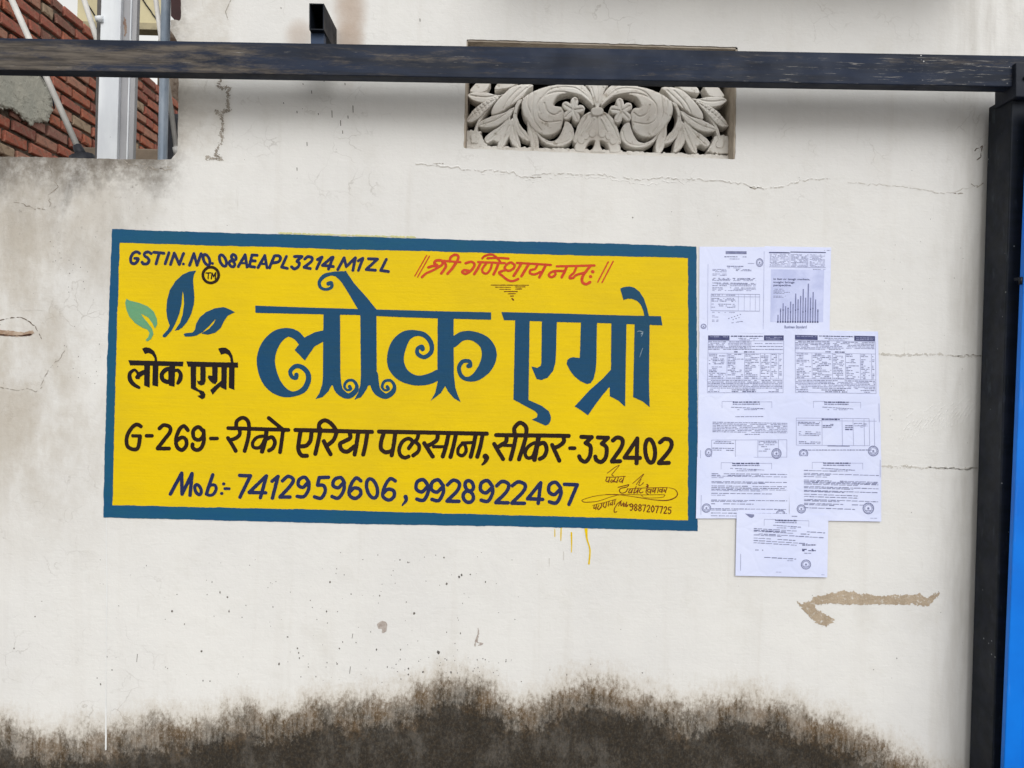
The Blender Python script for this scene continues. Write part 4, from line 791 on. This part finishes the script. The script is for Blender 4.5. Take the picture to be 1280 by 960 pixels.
carve('leaf', [(120,236),(160,168),(210,140),(290,150),(240,236)], .002, .008, 3, seed=14)
carve('leaf', [(328,215),(350,165),(430,130),(520,140),(480,190),(400,212)], .002, .008, 3, seed=15)
carve('stem', [(345,285,26),(250,400,24),(190,490,26),(160,590,30)], .003, .007, 2, stroke=True, seed=16)
carve('stem', [(860,176,30),(990,165,34),(1090,215,34),(1165,330,30)], .002, .007, 2, stroke=True, seed=17)
carve('corner_lump', [(80,575),(150,560),(205,575),(230,630),(260,690),(220,712),(80,700)], .0, .008, 4, wob=1.6, seed=18)
carve('corner_lump', [(120,600),(160,590),(190,620),(180,660),(130,660)], .008, .006, 3, wob=1.2, seed=19)
carve('palmette', [(1100,160),(1128,225),(1160,320),(1176,375),(1150,440),(1100,520),(1040,620),(1000,690),(1010,735),(1080,745),(1190,748),(1300,750),(1375,745),(1385,700),(1340,620),(1280,520),(1230,440),(1204,375),(1220,320),(1252,225),(1280,160)], .006, .010, 4, mirror=False,
      veins=[[(1190,180),(1190,340)],[(1140,200),(1182,350)],[(1240,200),(1198,350)],[(1150,400),(1230,400)],[(1160,470),(1110,570),(1040,650)],[(1220,470),(1270,570),(1340,650)],[(1190,440),(1190,600)]],
      cuts=[[(1090,735),(1100,690),(1130,652),(1168,648),(1160,690),(1130,735)],[(1212,648),(1250,655),(1282,695),(1290,740),(1250,738),(1220,700)]], seed=20)
for x, y in ((1055,640),(1090,605),(1148,585)): carve('bead', ell(x, y, 32, 34, 0, 8), .014, .007, 3, seed=int(x))
carve('leaf', [(1150,398),(1075,432),(1035,490),(1010,560),(985,640),(1010,670),(1060,600),(1110,520),(1160,450)], .002, .009, 3.2, veins=[[(1130,420),(1060,520),(1005,640)]], seed=23)
carve('collar', [(1140,385),(1165,366),(1215,366),(1240,385),(1236,425),(1190,436),(1144,425)], .014, .006, 3, mirror=False, seed=21)
# plain upper slab of the casting, behind the beam; base strip; reveals
mb = MB(); P = [W(584, 62, JY+.01), W(919, 70, JY+.01), W(919, 98, JY+.01), W(584, 96, JY+.01)]
mb.hexa([P[3], P[2], P[1], P[0]] + [p + Vector((0, .04, 0)) for p in (P[3], P[2], P[1], P[0])]); mb.build('top_slab', M_STONE, screen)
fl = Field(575, 178, 925, 205, .5).poly([(579,181.5),(660,184),(750,187.5),(830,191),(918,194),(919,203),(579,190)]).wobble(1.3, 3, 31)
v, f = fl.geo(lambda x, y, h: W(x, y, JY-.004-h), back=lambda x, y: W(x, y, JY) + Vector((0, .05, 0)), hfun=lambda d: .006*math.sqrt(min(max(d, 0)/2, 1))); mesh('base_strip', v, f, M_STONE, screen, True)
def reveal(a, b, inward):
    A0, B0 = W(*a), W(*b); n = Vector(inward); mb = MB()
    lo, hi = Vector((0, .004, 0)), Vector((0, .2, 0)); i2 = n*.004; o2 = n*-.004
    mb.hexa([A0+lo+o2, B0+lo+o2, B0+lo+i2, A0+lo+i2, A0+hi+o2, B0+hi+o2, B0+hi+i2, A0+hi+i2]); return mb.build('reveal', M_DUST, screen)
reveal((583,49.5),(922,59.5),(0,0,-1)); reveal((921.5,59),(918.7,199),(-1,0,0)); reveal((583,49),(580,185.5),(1,0,0))
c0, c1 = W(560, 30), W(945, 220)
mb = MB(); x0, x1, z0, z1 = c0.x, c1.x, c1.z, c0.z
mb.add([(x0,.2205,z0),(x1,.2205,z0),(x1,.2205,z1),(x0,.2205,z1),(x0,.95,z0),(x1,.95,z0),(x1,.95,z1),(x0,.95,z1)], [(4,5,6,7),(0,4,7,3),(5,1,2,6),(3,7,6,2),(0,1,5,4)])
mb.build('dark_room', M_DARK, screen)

# ================================================================== GATE FRAME (beam, bracket, post)
M_BEAM = mat_steel('scuffed_dark_beam_paint', lin(27, 33, 46), lin(34, 44, 64), .92)
M_POST = mat_steel('dark_gate_post_paint', lin(20, 25, 32), lin(26, 31, 42))
frame = empty('steel_gateway', W(1245, 1040, -.1)); tag(frame, 'dark steel gate frame with scuffed crossbeam over the sign and square post', 'gate frame')
YF, YB = -.160, -.112
def bar(px0, px1, top, bot, yf=YF, yb=YB, name='crossbeam', mat=M_BEAM, bevel=.0025):
    a, b, c, d = W(px0, bot(px0), yf), W(px1, bot(px1), yf), W(px1, top(px1), yf), W(px0, top(px0), yf); s_ = Vector((0, yb-yf, 0))
    mb = MB(); mb.hexa([a, b, c, d, a+s_, b+s_, c+s_, d+s_]); return mb.build(name, mat, frame, False, bevel)
bar(-330, 1292, lambda x: 47.2 + x*.0175, lambda x: 87.2 + x*.0167)
# hollow bracket arm running back into the wall
mb = MB()
o = [W(386.5, 37, -.172), W(405, 37.5, -.172), W(405, 4.5, -.172), W(386.5, 4, -.172)]; L_ = Vector((0, .19, 0))
ii = [o[0]+Vector((.003,0,.003)), o[1]+Vector((-.003,0,.003)), o[2]+Vector((-.003,0,-.003)), o[3]+Vector((.003,0,-.003))]
V = o + ii + [p+L_ for p in o] + [p+L_*.9 for p in ii]
mb.add(V, [(0,1,5,4),(1,2,6,5),(2,3,7,6),(3,0,4,7)] + [(i, i+8, (i+1) % 4+8, (i+1) % 4) for i in range(4)] + [(4+i, 4+(i+1) % 4, 12+(i+1) % 4, 12+i) for i in range(4)] + [(12,13,14,15)])
mb.build('bracket_arm', M_POST, frame)
a, b, c, d = W(388.5, 60, -.150), W(404.5, 60, -.150), W(405, 36.5, -.150), W(388, 36.5, -.150); s_ = Vector((0, .03, 0)); mb = MB(); mb.hexa([a,b,c,d,a+s_,b+s_,c+s_,d+s_]); mb.build('bracket_plate', mat_steel('blue_grey_plate_paint', lin(50, 66, 92), lin(58, 72, 96)), frame, False, .002)
# post: left face and front face seen
pf, pb = -.150, -.030
tl, bl = W(1265.5, 117, pf), W(1240, 975, pf); ext = (bl - tl) / (975-117)
def post_pt(py, dx, y): p = tl + ext*(py-117); return Vector((p.x + dx, y, p.z))
mb = MB(); g0 = 1065
mb.hexa([post_pt(g0,0,pf), post_pt(g0,.12,pf), post_pt(117,.12,pf), post_pt(117,0,pf), post_pt(g0,0,pb), post_pt(g0,.12,pb), post_pt(117,.12,pb), post_pt(117,0,pb)])
mb.build('post', M_POST, frame, False, .004)
a, b, c, d = W(1270, 121, -.178), W(1330, 122, -.178), W(1330, 79, -.178), W(1270, 78, -.178); s_ = Vector((0, .105, 0)); mb = MB(); mb.hexa([a,b,c,d,a+s_,b+s_,c+s_,d+s_]); mb.build('post_stub', mat_steel('stub_paint', lin(32, 36, 46), lin(38, 42, 52)), frame, False, .003)
mb = MB(); p = W(1281, 98, -.1785); mb.tube(p, p+Vector((0, -.006, 0)), .006); mb.build('bolt', M_POST, frame, True)

# blue gate leaf
M_BG = (lambda n: n.done(n.mix(n.M('MULTIPLY', n.rng(n.noise(1, 6, .7, n.scale((60, 60, 5))), .58, .75), .35), n.mix(n.rng(n.noise(4, 5), .35, .65), lin(0, 108, 212), lin(0, 120, 226)), lin(120, 150, 190)), n.bump(n.noise(1, 4, .6, n.scale((30, 30, 4))), .2, .002)))(NT('blue_gate_enamel', .45, .3))
gate = empty('gate_leaf', W(1300, 1040, -.2)); tag(gate, 'bright blue sheet-metal gate leaf edge beside the dark gate post', 'gate')
gy = -.205; e0, e1 = W(1282, 290, gy), W(1255.3, 960, gy); sl_ = (e1 - e0) / (960-290)
def gp(py, dx, y): p = e0 + sl_*(py-290); return Vector((p.x+dx, y, p.z))
mb = MB(); t0, t1 = 128, 1035
mb.hexa([gp(t1,0,gy), gp(t1,.05,gy), gp(t0,.05,gy), gp(t0,0,gy), gp(t1,0,gy+.02), gp(t1,.05,gy+.02), gp(t0,.05,gy+.02), gp(t0,0,gy+.02)]); mb.build('stile', M_BG, gate, False, .003)
mb = MB(); prof = []
for i in range(13): x = .052 + i*.07; prof += [(x, .018), (x+.02, .018), (x+.035, .004), (x+.055, .004)]
v = []; f = []
for k, (dx, dy) in enumerate(prof): v += [gp(t1, dx, gy+dy), gp(t0, dx, gy+dy)]
for k in range(len(prof)-1): f.append((2*k, 2*k+2, 2*k+3, 2*k+1))
mb.add(v, f); mb.build('ribbed_sheet', M_BG, gate)
for a, b in ((t0, t0+22), (t1-22, t1)):
    mb = MB(); mb.hexa([gp(b,.052,gy-.004), gp(b,.95,gy-.004), gp(a,.95,gy-.004), gp(a,.052,gy-.004), gp(b,.052,gy+.05), gp(b,.95,gy+.05), gp(a,.95,gy+.05), gp(a,.052,gy+.05)]); mb.build('rail', M_BG, gate, False, .003)
for py in (346,):
    mb = MB(); p = gp(py, -.002, gy+.01); mb.tube(p, p-Vector((0,0,.022)), .006); mb.tube(p-Vector((-.012,.008,.004)), p-Vector((.006,-.02,.004)), .005); mb.build('hinge', M_POST, gate, True)

# ================================================================== BEHIND THE LOW WALL
# brick side wall of the neighbouring plot, running away from the camera
BX = -3.05; ZT = 1.5 + (3.455-1.5)*3.05/2.43
bw = empty('brick_wall', (BX, 4.0, 0)); tag(bw, 'unplastered red brick wall rising behind the low white wall', 'wall')
mn = NT('shadowed_mortar', .95, .1); mn = mn.done(mn.mix(mn.rng(mn.noise(9, 6, .65), .4, .66), lin(70, 58, 50), lin(118, 108, 98)), mn.bump(mn.noise(40, 5), .8, .006))
Y0, Y1 = 1.6, 6.4
mb = MB(); mb.box(BX-.22, BX-.022, Y0, Y1, 0, ZT-.02); mb.build('mortar', mn, bw)
bn = NT('red_brick', .9, .15); oi = bn.t.nodes.new('ShaderNodeObjectInfo').outputs['Random']
cr_ = bn.t.nodes.new('ShaderNodeValToRGB'); bn.set(cr_.inputs[0], oi); el = cr_.color_ramp.elements; cr_.color_ramp.interpolation = 'CONSTANT'
cols = [lin(166,100,86), lin(152,92,80), lin(172,106,88), lin(142,90,80), lin(174,126,108), lin(178,108,86), lin(150,108,98), lin(170,150,128), lin(136,96,86), lin(168,98,80)]
el[0].color = cols[0]; el[1].position = .1; el[1].color = cols[1]
for i in range(2, 10): e = el.new(i/10); e.color = cols[i]
bc = bn.mix(bn.M('MULTIPLY', bn.rng(bn.noise(26, 6, .75), .42, .68), .62), cr_.outputs[0], lin(160, 138, 120)); bc = bn.mix(bn.M('MULTIPLY', bn.rng(bn.noise(17, 6, .75), .48, .7), .62), bc, lin(88, 58, 50))
M_BRICK = bn.done(bc, bn.bump(bn.noise(45, 5, .7), .7, .005))
def brick_mesh(L, H, T, seed):
    r = random.Random(seed); j = lambda a=.005: r.uniform(-a, a); v = []; ch = .006
    for x, ins in ((-T, 0), (-ch, 0), (0, ch)):
        for sy, sz in ((-1,-1),(1,-1),(1,1),(-1,1)): v.append((x+j(.001), sy*(L/2-ins)+j(), sz*(H/2-ins)+j()))
    f = [(8,9,10,11)] + [(4*k+i, 4*k+(i+1) % 4, 4*k+4+(i+1) % 4, 4*k+4+i) for k in (0, 1) for i in range(4)]
    me = bpy.data.meshes.new('brick'); me.from_pydata(v, [], f); me.update(); me.materials.append(M_BRICK); return me
STR = [brick_mesh(.216, .062, .022, i) for i in range(6)]; HDR = [brick_mesh(.102, .062, .022, 20+i) for i in range(5)]
def pxy(p):
    d = p - CAM; return 640 + FPX*d.dot(RV)/d.y, 480 - FPX*d.dot(UV_)/d.y
PLA = Z(0, 90, 5.333, [(-200,-60),(-60,-120),(150,-60),(262,0),(300,55),(342,130),(362,200),(352,255),(312,335),(250,330),(200,362),(150,312),(70,252),(0,240),(-200,150)])
def inpoly(x, y, P):
    c = False
    for (xa, ya), (xb, yb) in zip(P, P[1:]+P[:1]):
        if (ya > y) != (yb > y) and x < (xb-xa)*(y-ya)/(yb-ya)+xa: c = not c
    return c
CH = .0845; rb = random.Random(3); k = 0; nb = 0
ZP, YP = 4.66, 4.42
z = ZT - CH/2 + CH*round((ZP-ZT)/CH)
mb = MB(); mb.box(BX-.22, BX-.022, YP+.02, Y1, ZT-.021, z+CH/2-.02); mb.build('mortar', mn, bw)
while z > 2.5:
    y = (YP if z > ZT else Y0) + rb.uniform(0, .1) + (0 if k % 2 else .115); hdr_row = (k % 6 == 5)
    while y < 6.2:
        hd = hdr_row or rb.random() < .14; L = .106 if hd else .222; c = Vector((BX, y + L/2, z)); px, py = pxy(c)
        if -26 < px < 228 and -20 < py < 206 and not (132 < px < 158) and not (inpoly(px, py, PLA) and px < 50 and py < 140):
            o = bpy.data.objects.new('brick', rb.choice(HDR if hd else STR)); col.objects.link(o); o.parent = bw; o.matrix_parent_inverse = bw.matrix_world.inverted()
            o.location = (BX + rb.uniform(-.004, .005), y + L/2, z + rb.uniform(-.004, .004)); o.rotation_euler = (rb.uniform(-.025, .025), 0, rb.uniform(-.02, .02)); nb += 1
        y += L + rb.uniform(.014, .026)
    z -= CH; k += 1
# patch of grey render on the bricks
pn2 = NT('grey_cement_render', .95, .1)
pm = pn2.done(pn2.mix(pn2.rng(pn2.noise(22, 6, .7), .56, .72), pn2.mix(pn2.rng(pn2.noise(5, 6, .65), .35, .65), lin(176, 176, 166), lin(192, 190, 178)), lin(118, 116, 108)), pn2.bump(pn2.noise(30, 6, .7), 1.0, .012))
fl = Field(-45, 60, 75, 165, .7).poly(PLA).wobble(3.0, 6, 41).wobble(1.5, 2, 42)
v, f = fl.geo(lambda x, y, h: UX(x, y, BX + .008 + h), back=lambda x, y: UX(x, y, BX + .0) + Vector((-.01, 0, 0)), hfun=lambda d: .014*math.sqrt(min(max(d, 0)/5, 1)))
mesh('render_patch', v, f, pm, bw, True)
mb = MB(); pts = [UX(*Z(0,90,5.333,[p])[0], BX+.03) for p in ((258,-20),(280,30),(338,110),(352,180),(362,245))]
for a, b in zip(pts[:-1], pts[1:]): mb.tube(a, b, .005, n=8)
mb.build('cable', M_POST, bw, True)
# far parapet closing the gap
M_PAR = mat_simple('brown_parapet_render', lin(122, 108, 94), lin(96, 86, 76), 4, .95)
p0, p1 = W(95, 183, 1.7), W(240, 187, 1.7); mb = MB(); mb.box(p0.x, p1.x+1.2, 1.7, 1.85, 0, (p0.z+p1.z)/2)
tag(mb.build('parapet', M_PAR, None, False, .01), 'low brown rendered parapet beyond the posts behind the white wall', 'wall')
# cream overhang of the farther house
M_CR = (lambda n: n.done(n.mix(n.rng(n.noise(1.2, 6, .65), .35, .7), lin(206, 196, 160), lin(186, 176, 144)), n.bump(n.noise(20, 5), .4, .006)))(NT('cream_house_paint', .9, .2))
HY = 7.0; house = empty('far_house', W(160, 33, HY)); tag(house, 'cream painted upper storey of a farther house behind the steel posts', 'building')
a, b = W(108, 33, HY), W(206, 35.5, HY); mb = MB(); mb.box(a.x-.12, b.x-.02, HY, HY+.12, a.z+.01, a.z+1.6); mb.build('upper_storey', M_CR, house, False, .01)
mb = MB(); mb.box(a.x-.16, b.x-.01, HY-.03, HY+.14, a.z-.03, a.z+.05); mb.build('slab_edge', mat_simple('weathered_slab', lin(168,158,130), lin(140,132,112), 8, .95), house)
c_ = W(146, 30, HY); mb = MB(); mb.box(c_.x-.09, c_.x+.09, HY+.01, HY+.1, 0, a.z); mb.build('pillar', M_CR, house)
for pts in ([(176,-5),(182,5),(188,13),(191,18),(196,24)], [(110,6),(114,12),(119,20)]):
    q3 = [W(x, y, HY-.012) for x, y in pts]; mb = MB()
    for c, d in zip(q3[:-1], q3[1:]): mb.tube(c, d, .008, n=6)
    mb.build('cable', M_POST, house, True)
# white steel column
M_WST = mat_simple('white_painted_steel', lin(226, 230, 234), lin(206, 210, 216), 7, .5, .4, bstr=.15, vec=(1, 1, .25), lo=.4, hi=.7)
M_GST = mat_simple('grey_steel', lin(168, 168, 170), lin(150, 150, 154), 9, .5, .4, bstr=.15, vec=(1, 1, .2))
M_GAL = mat_simple('galvanised_steel', lin(150, 160, 172), lin(126, 138, 152), 26, .4, .5, .35, .1, vec=(1, 1, .4))
CY = .32; colm = empty('steel_column', W(148, 210, CY)); tag(colm, 'thick white steel column with grey channel web behind the low wall', 'column')
def vert(px0, px1, yf, yb, name, mat, bev=.003, bpx=-6.5):
    a, b = W(px0, -60, yf), W(px1, -60, yf); lean = (W(px0+bpx, 230, yf) - W(px0, 0, yf)); H_ = (a.z - 0.0); n = lean.x/abs(lean.z)
    mb = MB(); w_ = b.x - a.x; x_b = a.x + n*H_
    mb.hexa([Vector((x_b,yf,0)), Vector((x_b+w_,yf,0)), Vector((b.x,yf,a.z)), Vector((a.x,yf,a.z)), Vector((x_b,yb,0)), Vector((x_b+w_,yb,0)), Vector((b.x,yb,a.z)), Vector((a.x,yb,a.z))])
    return mb.build(name, mat, colm, False, bev)
vert(128, 153.2, CY, CY+.02, 'white_face', M_WST, bpx=-6.6); vert(153.6, 165.2, CY+.02, CY+.024, 'web', M_GST, bpx=-6.6); vert(165, 166.6, CY+.0, CY+.018, 'edge_trim', M_WST, .0005, bpx=-6.6); vert(166.8, 173.5, CY+.006, CY+.03, 'flange', M_GST, bpx=-6.6)
vert(122, 127.6, CY+.03, CY+.1, 'dark_angle', mat_simple('dark_angle_iron', lin(96, 92, 90), lin(78, 76, 76), 9, .6), bpx=-3.5)
mb = MB(); p = W(124.5, 24, CY-.005); mb.tube(p+Vector((-.012,0,0)), p+Vector((.012,0,.002)), .012, n=12); mb.build('clamp', M_WST, colm, True)
mb = MB(); p = W(158, 28, CY+.019); 
fl = Field(150, 18, 166, 48, .4).stroke([(155.5,22,1.5),(156,28,3),(157,38,3),(156,45,1)]).wobble(.8, 1.5, 51); v, f = fl.geo(lambda x, y, h: W(x, y, CY+.0195)); mesh('rust_stain', v, f, mat_simple('rust', lin(150,130,116), lin(132,106,92), 30, .9), colm)
# galvanised pipe
GY = .30; mb = MB(); a, b = W(208.8, -60, GY), W(203, 205, GY); n = (b-a)/(a.z-b.z)
mb.tube(a, a + n*a.z, .0165, n=20); pipe = mb.build('galvanised_pipe', M_GAL, None, True); tag(pipe, 'blue-grey galvanised steel pipe standing near the corner of the tall wall', 'pipe')
# white stay rods
M_ROD = mat_simple('white_rod_paint', lin(214, 212, 208), lin(196, 194, 190), 14, .5, .35, bstr=.1)
M_RUB = mat_simple('black_rubber', lin(40, 42, 50), lin(30, 31, 36), 20, .6)
def rod(pa, pb, ya, yb, r_, label, foot):
    a, b = W(*pa, ya), W(*pb, yb); root = empty('stay_rod', b); tag(root, label, 'rod', 'slanting white rods behind the low wall')
    mb = MB(); mb.tube(a, b, r_, n=14); mb.build('rod', M_ROD, root, True); d = (b-a).normalized()
    if foot == 'rubber':
        mb = MB(); mb.tube(b-d*.01, b+d*.04, .016, .022); mb.tube(b+d*.035, b+d*.06+Vector((0,0,-.02)), .045, .05); mb.build('rubber_foot', M_RUB, root, True)
    elif foot == 'cap':
        mb = MB(); mb.tube(b-d*.005, b+d*.022, r_*1.5, r_*1.3); mb.build('end_cap', M_ROD, root, True)
rod((-12,-60), (97.5,185), .45, .45, .0115, 'slanting white rod ending in a black rubber foot before the bricks', 'rubber')
rod((86,-60), (150,140), .55, .55, .0105, 'slanting white rod vanishing behind the white steel column', None)
rod((186.5,-60), (220.5,186), .36, .36, .009, 'thin white rod crossing behind the galvanised pipe, with end cap', 'cap')
# black drum by the corner, maroon shutter box above
BY = 1.0; a, b = W(209.5, 141, BY), W(262, 215, BY); rr = (b.x-a.x)/2; cx_ = (a.x+b.x)/2-.07; mb = MB(); N_ = 28; prof = [(0,rr*.9),(.05,rr),(.3,rr*.98),(.32,rr*1.02),(.34,rr*.98),(.62,rr*.98),(.64,rr*1.02),(.66,rr*.98),(.93,rr),(.95,rr*1.03),(.97,rr*1.03),(.985,rr*.9),(.985,.001)]
v = []; f = []; zt = a.z; zb = zt-.95
for h_, r_ in prof:
    for i in range(N_): v.append((cx_+r_*math.cos(2*math.pi*i/N_), BY+rr+r_*math.sin(2*math.pi*i/N_), zb+h_*(zt-zb)/.985))
for k in range(len(prof)-1):
    for i in range(N_): f.append((k*N_+i, k*N_+(i+1) % N_, (k+1)*N_+(i+1) % N_, (k+1)*N_+i))
drum = mesh('plastic_drum', v, f, M_RUB, None, True); tag(drum, 'black plastic drum behind the galvanised pipe at the wall corner', 'drum')
ped = MB(); ped.box(cx_-rr, cx_+rr, BY, BY+2*rr, 0, zb); tag(ped.build('drum_plinth', M_PAR), 'brown rendered plinth under the black plastic drum', 'plinth')
SY = .24; a, b = W(213.6, 21, SY), W(240, 26, SY); mb = MB()
q4 = [W(213.6, 20, SY), W(221, 27.5, SY), W(240, 27.5, SY), W(240, -60, SY), W(213.6, -60, SY)]
n5 = len(q4); mb.add(q4 + [p + Vector((0, .3, 0)) for p in q4], [tuple(range(n5)), tuple(range(n5, 2*n5))[::-1]] + [((i+1) % n5, i, n5+i, n5+(i+1) % n5) for i in range(n5)])
tag(mb.build('shutter_box', mat_simple('dark_maroon_paint', lin(62, 34, 36), lin(50, 28, 30), 8, .6)), 'dark maroon metal box edge fixed behind the corner of the tall wall', 'box')
print('bricks', nb, 'tris', sum(len(o.data.polygons) for o in bpy.data.objects if o.type == 'MESH'))
